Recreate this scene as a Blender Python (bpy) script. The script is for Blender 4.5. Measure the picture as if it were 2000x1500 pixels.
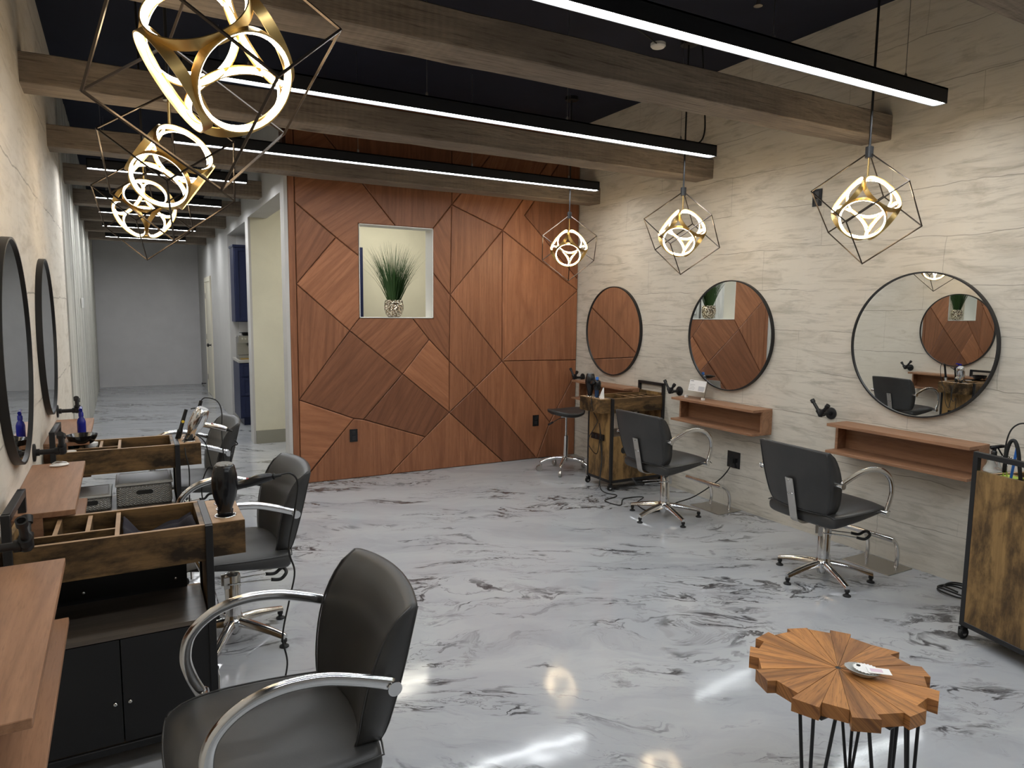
import bpy, bmesh, math, random
from mathutils import Vector, Matrix
for o in list(bpy.data.objects): bpy.data.objects.remove(o)
S = bpy.context.scene
COL = S.collection
PI = math.pi
random.seed(7)
rad = math.radians
V = Vector

# ------------------------------------------------------------------ camera, world, exposure
cam = bpy.data.cameras.new('camera'); cob = bpy.data.objects.new('camera', cam); COL.objects.link(cob)
YAW, PIT, ROL, FPX, EYE = 0.503981, 0.1078256, 0.0112041, 1331.06, 1.6
fw = V((math.sin(YAW)*math.cos(PIT), math.cos(YAW)*math.cos(PIT), -math.sin(PIT)))
rt = V((math.cos(YAW), -math.sin(YAW), 0)); up_ = rt.cross(fw)
r2 = math.cos(ROL)*rt + math.sin(ROL)*up_; u2 = -math.sin(ROL)*rt + math.cos(ROL)*up_
cob.matrix_world = Matrix(((r2.x, u2.x, -fw.x, 0), (r2.y, u2.y, -fw.y, 0), (r2.z, u2.z, -fw.z, EYE), (0, 0, 0, 1)))
cam.sensor_fit = 'HORIZONTAL'; cam.sensor_width = 36; cam.lens = FPX/2000*36
cam.clip_start = 0.05; cam.clip_end = 100
S.camera = cob
w = bpy.data.worlds.new('world'); S.world = w; w.use_nodes = True
w.node_tree.nodes['Background'].inputs[0].default_value = (0.55, 0.62, 0.75, 1)
w.node_tree.nodes['Background'].inputs[1].default_value = 0.05
S.view_settings.view_transform = 'Standard'; S.view_settings.look = 'None'
S.view_settings.exposure = -0.22; S.view_settings.gamma = 1
S.view_settings.use_curve_mapping = False
STRIP, RING = 52.0, 32.0      # light given off by the ceiling strips and by the pendant rings
HALL = 150.0                   # unseen lamp added to brighten the hallway

# ------------------------------------------------------------------ helpers
def tag(o, label=None, cat=None, group=None, kind=None):
    if label: o['label'] = label
    if cat: o['category'] = cat
    if group: o['group'] = group
    if kind: o['kind'] = kind
    return o
def thing(name, label, cat, loc=(0, 0, 0), rz=0, group=None):
    o = bpy.data.objects.new(name, None); COL.objects.link(o)
    o.empty_display_size = .1; o.location = loc; o.rotation_euler = (0, 0, rz)
    return tag(o, label, cat, group)
def obj(name, bm, mat, parent=None, smooth=False, bevel=0, seg=2, sub=0, auto=None):
    bmesh.ops.recalc_face_normals(bm, faces=bm.faces)
    me = bpy.data.meshes.new(name); bm.to_mesh(me); bm.free()
    for m in (mat if isinstance(mat, (list, tuple)) else [mat]): me.materials.append(m)
    o = bpy.data.objects.new(name, me); COL.objects.link(o)
    if parent: o.parent = parent
    if smooth: me.polygons.foreach_set('use_smooth', [True]*len(me.polygons))
    if bevel:
        b = o.modifiers.new('bevel', 'BEVEL'); b.width = bevel; b.segments = seg; b.limit_method = 'ANGLE'; b.angle_limit = rad(40)
    if sub:
        s = o.modifiers.new('sub', 'SUBSURF'); s.levels = sub; s.render_levels = sub
    if auto is not None:
        me.polygons.foreach_set('use_smooth', [True]*len(me.polygons))
        try: me.set_sharp_from_angle(angle=rad(auto))
        except Exception: pass
    return o
def struct(name, bm, mat, **k): return tag(obj(name, bm, mat, **k), kind='structure')
def copy_tree(o, parent=None, loc=None, rz=None, label=None, group=None):
    c = o.copy(); COL.objects.link(c)
    if parent: c.parent = parent
    for ch in o.children: copy_tree(ch, c)
    if loc is not None: c.location = loc
    if rz is not None: c.rotation_euler = (0, 0, rz)
    if label: c['label'] = label
    if group: c['group'] = group
    return c
def NB(): return bmesh.new()
def box(bm, a, b, mi=0, M=None):
    vs = [bm.verts.new((x, y, z)) for x in (a[0], b[0]) for y in (a[1], b[1]) for z in (a[2], b[2])]
    if M is not None:
        for v in vs: v.co = M @ v.co
    for f in ((0, 1, 3, 2), (4, 6, 7, 5), (0, 4, 5, 1), (2, 3, 7, 6), (0, 2, 6, 4), (1, 5, 7, 3)):
        fc = bm.faces.new([vs[i] for i in f]); fc.material_index = mi
    return vs
def frame(d):
    d = V(d).normalized(); a = V((0, 0, 1)) if abs(d.z) < .9 else V((1, 0, 0))
    u = d.cross(a).normalized(); return u, d.cross(u).normalized()
def tube(bm, pts, r, n=10, caps=True, closed=False, mi=0, flat=1.0):
    pts = [V(p) for p in pts]; N = len(pts); rings = []
    u = None
    for i, p in enumerate(pts):
        if closed: d = pts[(i+1) % N]-pts[i-1]
        else: d = pts[min(i+1, N-1)]-pts[max(i-1, 0)]
        d.normalize()
        if u is None: u, v = frame(d)
        else:
            u = (u-d*u.dot(d)).normalized(); v = d.cross(u)
        rr = r[i] if isinstance(r, (list, tuple)) else r
        rings.append([bm.verts.new(p+u*math.cos(2*PI*k/n)*rr+v*math.sin(2*PI*k/n)*rr*flat) for k in range(n)])
    for i in range(N if closed else N-1):
        A, B = rings[i], rings[(i+1) % N]
        for k in range(n):
            f = bm.faces.new((A[k], A[(k+1) % n], B[(k+1) % n], B[k])); f.material_index = mi
    if caps and not closed:
        bm.faces.new(rings[0]).material_index = mi; bm.faces.new(rings[-1]).material_index = mi
def spline(pts, n=8, closed=False):
    P = [V(p) for p in pts]; out = []; N = len(P)
    for i in range(N if closed else N-1):
        if closed: p0, p1, p2, p3 = P[i-1], P[i], P[(i+1) % N], P[(i+2) % N]
        else: p0, p1, p2, p3 = P[max(i-1, 0)], P[i], P[i+1], P[min(i+2, N-1)]
        for k in range(n):
            t = k/n
            out.append(.5*((2*p1)+(p2-p0)*t+(2*p0-5*p1+4*p2-p3)*t*t+(3*p1-p0-3*p2+p3)*t**3))
    if not closed: out.append(P[-1])
    return out
def lathe(bm, prof, c=(0, 0, 0), n=24, axis=None, mi=0, flatten=1.0):
    """profile of (radius, height); axis: direction"""
    ax = V(axis or (0, 0, 1)).normalized()
    if abs(ax.z) > .999: u, v = V((1, 0, 0)), V((0, 1, 0))
    else: u, v = frame(ax)
    rings = []
    for r, h in prof:
        if r < 1e-5: rings.append([bm.verts.new(V(c)+ax*h)])
        else: rings.append([bm.verts.new(V(c)+ax*h+u*r*math.cos(2*PI*k/n)+v*r*flatten*math.sin(2*PI*k/n)) for k in range(n)])
    for A, B in zip(rings, rings[1:]):
        for k in range(n):
            k2 = (k+1) % n
            if len(A) == 1 and len(B) == 1: continue
            if len(A) == 1: f = bm.faces.new((A[0], B[k], B[k2]))
            elif len(B) == 1: f = bm.faces.new((A[k], A[k2], B[0]))
            else: f = bm.faces.new((A[k], A[k2], B[k2], B[k]))
            f.material_index = mi
    for R in (rings[0], rings[-1]):
        if len(R) > 1: bm.faces.new(R).material_index = mi
def cyl(bm, a, b, r, n=14, mi=0): tube(bm, [a, b], r, n, mi=mi)
def prism(bm, poly, z0, z1, mi=0):
    A = [bm.verts.new((x, y, z0)) for x, y in poly]; B = [bm.verts.new((x, y, z1)) for x, y in poly]
    bm.faces.new(A).material_index = mi; bm.faces.new(B).material_index = mi
    for i in range(len(poly)):
        j = (i+1) % len(poly); bm.faces.new((A[i], A[j], B[j], B[i])).material_index = mi

# ------------------------------------------------------------------ materials
def mat(name, col=(.5, .5, .5), rough=.5, metal=0, spec=.5, emit=None, es=0, trans=0, coat=0, ior=1.45):
    m = bpy.data.materials.new(name); m.use_nodes = True
    b = m.node_tree.nodes['Principled BSDF']
    b.inputs['Base Color'].default_value = (*col, 1); b.inputs['Roughness'].default_value = rough
    b.inputs['Metallic'].default_value = metal; b.inputs['Specular IOR Level'].default_value = spec
    b.inputs['Transmission Weight'].default_value = trans; b.inputs['Coat Weight'].default_value = coat; b.inputs['IOR'].default_value = ior
    if emit: b.inputs['Emission Color'].default_value = (*emit, 1); b.inputs['Emission Strength'].default_value = es
    return m
class G:
    def __init__(s, m): s.t = m.node_tree; s.b = s.t.nodes['Principled BSDF']
    def n(s, ty, **k):
        x = s.t.nodes.new(ty)
        for a, b in k.items():
            if a in x.inputs.keys(): s.set(x.inputs[a], b)
            else: setattr(x, a, b)
        return x
    def set(s, inp, v):
        if hasattr(v, 'is_output') or isinstance(v, bpy.types.NodeSocket): s.t.links.new(v, inp)
        else: inp.default_value = v
    def link(s, a, b): s.t.links.new(a, b)
    def coord(s, kind='Object'): return s.n('ShaderNodeTexCoord').outputs[kind]
    def map(s, v, sc=(1, 1, 1), rot=(0, 0, 0), loc=(0, 0, 0)):
        x = s.n('ShaderNodeMapping'); s.link(v, x.inputs['Vector'])
        x.inputs['Scale'].default_value = sc; x.inputs['Rotation'].default_value = rot; x.inputs['Location'].default_value = loc
        return x.outputs[0]
    def noise(s, v, scale=5, detail=4, rough=.5, dist=0, col=False):
        x = s.n('ShaderNodeTexNoise'); s.link(v, x.inputs['Vector'])
        x.inputs['Scale'].default_value = scale; x.inputs['Detail'].default_value = detail
        x.inputs['Roughness'].default_value = rough; x.inputs['Distortion'].default_value = dist
        return x.outputs['Color' if col else 'Fac']
    def ramp(s, f, stops):
        x = s.n('ShaderNodeValToRGB'); s.link(f, x.inputs[0]); e = x.color_ramp.elements
        while len(e) < len(stops): e.new(.5)
        for i, (p, c) in enumerate(stops):
            e[i].position = p; e[i].color = (*c, 1) if isinstance(c, tuple) else (c, c, c, 1)
        return x.outputs[0]
    def mix(s, f, a, b, mode='MIX'):
        x = s.n('ShaderNodeMix', data_type='RGBA', blend_type=mode)
        s.set(x.inputs[0], f)
        for i, v in ((6, a), (7, b)):
            if isinstance(v, tuple): v = (*v, 1)
            s.set(x.inputs[i], v)
        return x.outputs[2]
    def math(s, op, a, b=0.0, clamp=False):
        x = s.n('ShaderNodeMath', operation=op); x.use_clamp = clamp
        s.set(x.inputs[0], a); s.set(x.inputs[1], b); return x.outputs[0]
    def bump(s, h, st=.3, d=.01, nrm=None):
        x = s.n('ShaderNodeBump'); s.link(h, x.inputs['Height'])
        x.inputs['Strength'].default_value = st; x.inputs['Distance'].default_value = d
        if nrm: s.link(nrm, x.inputs['Normal'])
        return x.outputs[0]
    def out(s, col=None, nrm=None, rough=None):
        if col is not None: s.link(col, s.b.inputs['Base Color'])
        if nrm is not None: s.link(nrm, s.b.inputs['Normal'])
        if rough is not None: s.link(rough, s.b.inputs['Roughness'])

M = {}
def plaster(name, base, dark, light, along=1, seam=.30, scr=1.0, crack=.0):
    m = mat(name, base, .75, spec=.25); g = G(m); c = g.coord()
    sc = (1, .09, 1) if along == 1 else (1, 1, .09)
    st = g.noise(g.map(c, sc), 34, 8, .68, .6)
    st2 = g.noise(g.map(c, (1, .22, 1)), 9, 6, .65, 1.2)
    cl = g.noise(c, 1.3, 5, .6, .5)
    col = g.mix(g.ramp(cl, [(.32, 0.0), (.72, 1.0)]), base, light)
    col = g.mix(g.math('MULTIPLY', g.ramp(st2, [(.50, 0.0), (.68, 1.0)]), .75), col, dark)
    col = g.mix(g.math('MULTIPLY', g.ramp(st, [(.52, 0.0), (.70, 1.0)]), .65*scr), col, tuple(x*.72 for x in dark))
    # board-formed seams, wobbling
    w_ = g.n('ShaderNodeSeparateXYZ'); wob = g.noise(c, 3.1, 3, .6, col=False)
    g.link(c, w_.inputs[0])
    zz = g.math('ADD', w_.outputs['Z'], g.math('MULTIPLY', wob, .055))
    yy = w_.outputs['Y']
    fz = g.math('FRACT', g.math('DIVIDE', zz, seam))
    row = g.math('FLOOR', g.math('DIVIDE', zz, seam))
    fy = g.math('FRACT', g.math('ADD', g.math('DIVIDE', g.math('ADD', yy, g.math('MULTIPLY', wob, .05)), 1.35), g.math('MULTIPLY', row, .37)))
    lz = g.math('LESS_THAN', fz, .016); ly = g.math('LESS_THAN', fy, .0035)
    brk = g.ramp(g.noise(g.map(c, (1, 1, 1), loc=(3, 1, 8)), 2.3, 3), [(.40, 0.0), (.50, 1.0)])
    line = g.math('MULTIPLY', g.math('MAXIMUM', lz, g.math('MULTIPLY', ly, .6)), brk)
    col = g.mix(g.math('MULTIPLY', line, .6), col, tuple(x*.45 for x in dark))
    h = g.math('SUBTRACT', g.math('ADD', g.math('MULTIPLY', st, .5), g.math('MULTIPLY', st2, .7)), g.math('MULTIPLY', line, 1.2))
    g.out(col, g.bump(h, .35, .006)); return m
M['plaster'] = plaster('weathered_plaster', (.54, .50, .43), (.385, .350, .29), (.61, .57, .495), scr=.95)
M['plaster2'] = plaster('pale_plaster', (.62, .565, .48), (.50, .445, .365), (.70, .65, .57), seam=.56, scr=.35)

def wood(name, c1, c2, c3, scale=1.0, axis='X', rough=.45, gr=1.0, blot=0.0, bump=.1, uv=False, attr=False):
    m = mat(name, c1, rough, spec=.4); g = G(m); c = g.coord('UV' if uv else 'Object')
    k = {'X': (.08, 1, 1), 'Y': (1, .08, 1), 'Z': (1, 1, .08)}[axis]
    k = tuple(a*scale for a in k)
    base = g.map(c, k)
    a = g.noise(base, 16, 6, .6, 1.1); b = g.noise(g.map(c, tuple(x*3 for x in k)), 55, 4, .6, .2)
    col = g.mix(g.ramp(a, [(.34, 0.0), (.66, 1.0)]), c1, c2)
    # cathedral grain
    wv = g.n('ShaderNodeTexNoise'); g.link(g.map(c, tuple(x*(.55 if x > .5*scale else .35) for x in k)), wv.inputs['Vector'])
    wv.inputs['Scale'].default_value = 5; wv.inputs['Detail'].default_value = 1.5; wv.inputs['Distortion'].default_value = .6
    rings = g.math('FRACT', g.math('MULTIPLY', wv.outputs['Fac'], 17))
    col = g.mix(g.math('MULTIPLY', g.ramp(rings, [(0, 1.0), (.25, 0.0), (.8, 0.0), (1, 1.0)]), .35*gr), col, c3)
    col = g.mix(g.math('MULTIPLY', g.ramp(b, [(.5, 0.0), (.75, 1.0)]), .5*gr), col, c3)
    if blot:
        bl = g.noise(g.map(c, tuple(.35+.65*x for x in k)), 8, 8, .68, .25)
        col = g.mix(g.math('MULTIPLY', g.ramp(bl, [(.44, 0.0), (.60, 1.0)]), blot), col, tuple(x*.28 for x in c3))
    if attr:
        at = g.n('ShaderNodeAttribute'); at.attribute_name = 'tone'
        col = g.mix(at.outputs['Fac'], g.mix(1.0, col, (.62, .55, .52), 'MULTIPLY'), g.mix(1.0, col, (1.26, 1.13, 1.0), 'MULTIPLY'))
    g.out(col, g.bump(g.math('ADD', b, g.math('MULTIPLY', rings, .2)), bump, .002)); return m
M['shelf'] = wood('walnut_shelf', (.37, .198, .112), (.27, .138, .075), (.165, .082, .045), 1.0, 'Y', .42)
M['panel'] = wood('veneer_panel', (.355, .166, .090), (.25, .113, .060), (.15, .064, .034), 1.0, 'X', .42, uv=True, attr=True, gr=.9)
M['rustic'] = wood('rustic_board', (.33, .20, .075), (.22, .13, .05), (.10, .058, .026), .9, 'Z', .5, blot=.8, gr=.6)
M['rusticx'] = wood('rustic_board_long_shaded', (.23, .135, .052), (.12, .07, .029), (.05, .03, .015), .9, 'X', .5, blot=.95, gr=1.3)  # blotched brown boards, colours darkened further to carry the near trolley's shade
M['edge'] = wood('cut_board_edge', (.42, .27, .15), (.34, .21, .115), (.26, .16, .09), 1, 'X', .5)
M['darkshelf'] = wood('dark_board', (.14, .115, .092), (.10, .08, .063), (.06, .046, .036), 1, 'X', .28)  # board colour lightened to carry the grey sheen on the shelf top
M['teak'] = wood('teak_wedge', (.47, .235, .080), (.31, .145, .052), (.13, .058, .024), 1.3, 'X', .45, uv=True, attr=True, gr=1.9)

def beam_mat():
    m = mat('weathered_beam', (.2, .16, .12), .8, spec=.2); g = G(m); c = g.coord()
    a = g.noise(g.map(c, (.07, 1, 1)), 24, 8, .7, 1.4); b = g.noise(g.map(c, (.5, 1, 1)), 3.0, 6, .65, .6)
    saw = g.n('ShaderNodeTexWave', wave_type='BANDS', bands_direction='X'); g.link(g.map(c, (1, .15, .3)), saw.inputs['Vector'])
    saw.inputs['Scale'].default_value = 9; saw.inputs['Distortion'].default_value = 2.5; saw.inputs['Detail'].default_value = 2
    kn = g.n('ShaderNodeTexVoronoi'); g.link(g.map(c, (.8, 2.0, 2.0)), kn.inputs['Vector']); kn.inputs['Scale'].default_value = 2.4
    col = g.mix(g.ramp(a, [(.3, 0.0), (.7, 1.0)]), (.17, .135, .105), (.36, .30, .235))
    col = g.mix(g.ramp(b, [(.35, 0.0), (.7, 1.0)]), col, (.16, .13, .105))
    smk = g.ramp(g.noise(g.map(c, (1, .2, .4)), 1.1, 3), [(.45, 0.0), (.6, 1.0)])
    col = g.mix(g.math('MULTIPLY', g.math('MULTIPLY', saw.outputs['Fac'], smk), .14), col, (.37, .30, .225))
    fi = g.noise(g.map(c, (.05, 1, 1)), 75, 4, .7, .3)
    col = g.mix(g.math('MULTIPLY', g.ramp(fi, [(.54, 0.0), (.66, 1.0)]), .75), col, (.09, .07, .055))
    knot = g.ramp(kn.outputs['Distance'], [(.07, 1.0), (.17, 0.0)])
    col = g.mix(g.math('MULTIPLY', knot, .7), col, (.055, .036, .024))
    g.out(col, g.bump(g.math('ADD', g.math('MULTIPLY', a, .8), g.math('MULTIPLY', fi, .5)), .5, .008)); return m
M['beam'] = beam_mat()

def floor_mat():
    m = mat('marbled_epoxy', (.3, .31, .33), .09, spec=.5, coat=.0); g = G(m); c = g.coord()
    ang = rad(27)
    p = g.map(c, (1, 1, 1), (0, 0, ang))
    # domain warp
    w1 = g.noise(g.map(p, (.45, .9, 1)), 1.1, 3, .5, 0, True)
    pw = g.n('ShaderNodeVectorMath', operation='MULTIPLY_ADD'); g.link(w1, pw.inputs[0]); pw.inputs[1].default_value = (.9, .9, 0); g.link(p, pw.inputs[2])
    w2 = g.noise(g.map(pw.outputs[0], (1, 1.8, 1)), 3.4, 4, .55, .3, True)
    pz = g.n('ShaderNodeVectorMath', operation='MULTIPLY_ADD'); g.link(w2, pz.inputs[0]); pz.inputs[1].default_value = (.34, .26, 0); g.link(pw.outputs[0], pz.inputs[2])
    q = pz.outputs[0]
    body = g.noise(g.map(q, (.55, 1.9, 1)), 1.7, 8, .6, .6)
    col = g.ramp(body, [(.28, (.315, .325, .345)), (.46, (.385, .395, .412)), (.62, (.425, .435, .445)), (.78, (.365, .375, .39))])
    # thin dark veins where a stretched field crosses its middle
    v1 = g.noise(g.map(q, (.75, 3.0, 1)), 2.0, 6, .55, .5)
    d1 = g.math('ABSOLUTE', g.math('SUBTRACT', v1, .5))
    vein = g.ramp(d1, [(.0, 1.0), (.012, .85), (.030, 0.0)])
    msk = g.noise(g.map(pw.outputs[0], (.8, 1.9, 1), loc=(4, 7, 0)), 1.45, 4, .6, .4)
    vein = g.math('MULTIPLY', vein, g.ramp(msk, [(.51, 0.0), (.60, 1.0)]))
    v2 = g.noise(g.map(q, (.7, 4.2, 1), loc=(9, 2, 0)), 3.2, 7, .6, .7)
    d2 = g.math('ABSOLUTE', g.math('SUBTRACT', v2, .52))
    fine = g.math('MULTIPLY', g.ramp(d2, [(0, 1.0), (.02, 0.0)]), g.ramp(msk, [(.47, 0.0), (.62, .95)]))
    # broad dark smears
    sm = g.noise(g.map(q, (.8, 3.4, 1), loc=(1, 5, 0)), 1.9, 8, .62, .5)
    smear = g.math('MULTIPLY', g.ramp(sm, [(.605, 0.0), (.70, 1.0)]), .88)
    dark = g.math('MAXIMUM', g.math('MAXIMUM', g.math('MULTIPLY', vein, .95), g.math('MULTIPLY', fine, .7)), smear)
    col = g.mix(dark, col, (.035, .033, .036))
    lump = g.noise(c, 3.0, 2, .5)
    g.out(col, g.bump(lump, .12, .02)); return m
M['floor'] = floor_mat()

def board_mat():
    m = mat('whitewashed_board', (.5, .5, .46), .7, spec=.25); g = G(m); c = g.coord()
    a = g.noise(g.map(c, (1, 1, .10)), 22, 7, .65, .8); b = g.noise(g.map(c, (1, 1, .3)), 2.6, 5, .6, .6)
    col = g.mix(g.ramp(a, [(.38, 0.0), (.68, 1.0)]), (.66, .64, .575), (.50, .485, .43))
    col = g.mix(g.math('MULTIPLY', g.ramp(b, [(.45, 0.0), (.68, 1.0)]), .55), col, (.37, .365, .335))
    at = g.n('ShaderNodeAttribute'); at.attribute_name = 'tone'
    col = g.mix(g.math('MULTIPLY', at.outputs['Fac'], .6), col, g.mix(1.0, col, (.84, .84, .82), 'MULTIPLY'))
    g.out(col, g.bump(a, .3, .004)); return m
M['board'] = board_mat()

def paint(name, col, var=.06, rough=.6):
    m = mat(name, col, rough, spec=.3); g = G(m); c = g.coord()
    a = g.noise(c, 2.4, 5, .6, .4)
    g.out(g.mix(g.ramp(a, [(.3, 0.0), (.7, 1.0)]), tuple(x*(1-var) for x in col), tuple(min(1, x*(1+var)) for x in col)), g.bump(g.noise(c, 90, 3), .05, .002)); return m
M['ceil'] = paint('night_ceiling', (.012, .0145, .027), .15, .85)
M['grey'] = paint('grey_paint', (.50, .49, .47), .04)
M['backgrey'] = paint('back_wall_grey', (.66, .65, .65), .05)
M['cream'] = paint('cream_wall', (.70, .68, .54), .05)
M['white'] = paint('white_trim', (.72, .71, .66), .02)
M['base'] = paint('grey_skirting', (.29, .285, .235), .04)
M['door'] = paint('cream_door', (.70, .66, .54), .02, .45)
M['navy'] = paint('navy_lacquer', (.020, .026, .068), .05, .35)
M['counter'] = paint('stone_counter', (.42, .40, .36), .1, .3)

def leather():
    m = mat('black_leather', (.03, .03, .03), .42, spec=.5); g = G(m); c = g.coord()
    v = g.n('ShaderNodeTexVoronoi'); g.link(c, v.inputs['Vector']); v.inputs['Scale'].default_value = 420
    a = g.noise(c, 7, 4, .6)
    g.out(g.mix(g.ramp(a, [(.3, 0.0), (.7, 1.0)]), (.030, .030, .030), (.044, .043, .042)), g.bump(v.outputs['Distance'], .12, .0008), g.ramp(a, [(.2, .36), (.8, .46)])); return m
M['leather'] = leather()
M['chrome'] = mat('chrome', (.74, .74, .74), .13, 1)
M['steel'] = mat('brushed_steel', (.48, .46, .43), .28, 1)
M['black'] = mat('black_metal', (.014, .014, .015), .42, spec=.45)
M['satin'] = mat('satin_black_plastic', (.010, .010, .011), .18, spec=.5)
M['rubber'] = mat('black_rubber', (.012, .012, .012), .6)
M['gold'] = mat('brushed_gold', (.62, .43, .17), .30, 1)
M['bronze'] = mat('dark_bronze', (.05, .04, .033), .32, .8)
M['mirror'] = mat('mirror_glass', (.80, .82, .81), .004, 1)
M['led2'] = mat('led_diffuser_corridor', (.9, .9, .9), .5, emit=(.95, .97, 1.0), es=STRIP*1.7)
M['led'] = mat('led_diffuser', (.9, .9, .9), .5, emit=(.93, .97, 1.0), es=STRIP)
M['warm'] = mat('warm_led', (.9, .85, .7), .5, emit=(1.0, .80, .53), es=RING)
M['hall'] = mat('hall_fill_diffuser', (.9, .9, .9), .5, emit=(1.0, .95, .82), es=1)
M['housing'] = mat('housing_black', (.012, .013, .016), .45, spec=.4)
M['glass'] = mat('clear_acrylic', (.97, .98, .98), .03, trans=1, ior=1.2, spec=.3)
M['paper'] = mat('white_card', (.80, .79, .77), .6)
M['ink'] = mat('grey_print', (.22, .22, .22), .6)
M['palegrey'] = mat('pale_grey_print', (.48, .48, .49), .6)
M['pink'] = mat('pale_pink_print', (.66, .50, .58), .6)
M['blue'] = mat('cobalt_plastic', (.012, .02, .30), .15, trans=.3)
M['bluecomb'] = mat('blue_plastic', (.05, .19, .60), .3)
M['cyan'] = mat('aqua_plastic', (.08, .36, .52), .35)
M['clear'] = mat('clear_plastic_bottle', (.85, .87, .87), .12, trans=.75, ior=1.25)
M['lime'] = mat('lime_plastic', (.45, .62, .05), .4)
M['basket'] = mat('grey_plastic', (.40, .39, .365), .5)
M['leaf'] = mat('dark_green_blade', (.035, .082, .022), .5)
M['cloth'] = paint('charcoal_towel', (.022, .020, .028), .3, .95)
M['dark'] = mat('dark_blue_plastic', (.012, .035, .09), .25)
M['groove'] = mat('groove_brown', (.055, .020, .010), .7)
M['shell'] = paint('pearl_shell', (.40, .40, .38), .3, .35)
M['whiteplastic'] = mat('white_plastic', (.75, .74, .71), .4)
M['yellow'] = mat('yellow_ring', (.75, .55, .05), .4)
M['red'] = mat('red_button', (.35, .03, .03), .4)
def basket_mat():
    m = M['basket']; g = G(m); c = g.coord()
    sx = g.n('ShaderNodeSeparateXYZ'); g.link(c, sx.inputs[0])
    zig = g.math('PINGPONG', g.math('ADD', sx.outputs['X'], sx.outputs['Y']), .009)
    h = g.math('PINGPONG', g.math('ADD', sx.outputs['Z'], zig), .006)
    col = g.mix(g.math('DIVIDE', h, .006), (.27, .265, .25), (.44, .43, .405))
    g.out(col, g.bump(h, 1, 1)); return m
basket_mat()
def vase_mat():
    m = mat('hammered_silver', (.75, .70, .60), .16, 1); g = G(m); c = g.coord()
    v = g.n('ShaderNodeTexVoronoi'); g.link(c, v.inputs['Vector']); v.inputs['Scale'].default_value = 62
    g.out(g.mix(g.ramp(v.outputs['Distance'], [(.25, 0.0), (.6, 1.0)]), (.88, .82, .70), (.30, .24, .17)), g.bump(v.outputs['Distance'], .9, .012)); return m
M['vase'] = vase_mat()

# ------------------------------------------------------------------ room shell
XR, YW, YB, ZC, YF, XC = 4.26, 6.27, 15.55, 3.56, -3.2, 1.17
def XL(y): return -.375-.0195*y
ZH = 2.62
b = NB(); box(b, (-1.2, YF-.2, -.1), (XR+.2, YB+.2, 0)); struct('floor', b, M['floor'])
b = NB(); box(b, (-1.2, YF-.2, ZC), (XR+.2, YB+.2, ZC+.1)); struct('ceiling', b, M['ceil'])
b = NB(); box(b, (XR, YF-.2, 0), (XR+.2, 8.8, ZC)); struct('wall_right', b, M['plaster'])
YJ = 7.0
b = NB(); prism(b, [(XL(YF-.2), YF-.2), (XL(YJ), YJ), (XL(YJ)-.3, YJ), (XL(YF-.2)-.3, YF-.2)], 0, ZC); struct('wall_left', b, M['plaster2'])
# vertical whitewashed boards beyond the plaster
b = NB(); y = YJ; tones = []; lay = b.loops.layers.float_color.new('tone')
while y < YB:
    wd = random.choice((.36, .42)); kk = globals().get('kk', 0)+1; y2 = min(y+wd, YB); t = random.random(); off = random.uniform(0, .008); gp = .055 if kk % 2 else .008
    n0 = len(b.faces)
    prism(b, [(XL(y)+.012-off, y+gp), (XL(y2)+.012-off, y2-.004), (XL(y2)-.02, y2-.004), (XL(y)-.02, y+gp)], 0, ZC)
    b.faces.ensure_lookup_table()
    for f in b.faces[n0:]:
        for l in f.loops: l[lay] = (t, t, t, 1)
    y = y2
struct('wall_left', b, M['board'])
b = NB(); prism(b, [(XL(YJ)-.02, YJ), (XL(YB)-.02, YB), (XL(YB)-.3, YB), (XL(YJ)-.3, YJ)], 0, ZC); struct('wall_left', b, M['black'])
b = NB(); box(b, (-1.2, YB, 0), (2.6, YB+.2, ZC)); struct('wall_back', b, M['backgrey'])
b = NB(); box(b, (-1.2, YF-.2, 0), (XR, YF, ZC)); struct('wall_front', b, M['grey'])

# feature wall: core with the niche hole
NX0, NX1, NZ0, NZ1, TH = 1.825, 2.555, 1.514, 2.374, .15
b = NB()
for a, c in (((XC, YW, 0), (NX0, YW+TH, ZC)), ((NX1, YW, 0), (XR, YW+TH, ZC)), ((NX0, YW, 0), (NX1, YW+TH, NZ0)), ((NX0, YW, NZ1), (NX1, YW+TH, ZC))):
    box(b, a, c)
struct('wall_feature', b, M['groove'])
b = NB()   # niche lining and hallway face
t = .006
box(b, (NX0, YW-.026, NZ0-.0), (NX1, YW+TH+.01, NZ0+t)); box(b, (NX0, YW-.026, NZ1-t), (NX1, YW+TH+.01, NZ1))
box(b, (NX0, YW-.026, NZ0), (NX0+t, YW+TH+.01, NZ1)); box(b, (NX1-t, YW-.026, NZ0), (NX1, YW+TH+.01, NZ1))
struct('trim_1', b, M['white'])
b = NB(); box(b, (XC-.002, YW-.022, 0), (XC+.028, YW+TH+.004, 2.9)); struct('trim_2', b, M['grey'])
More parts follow.
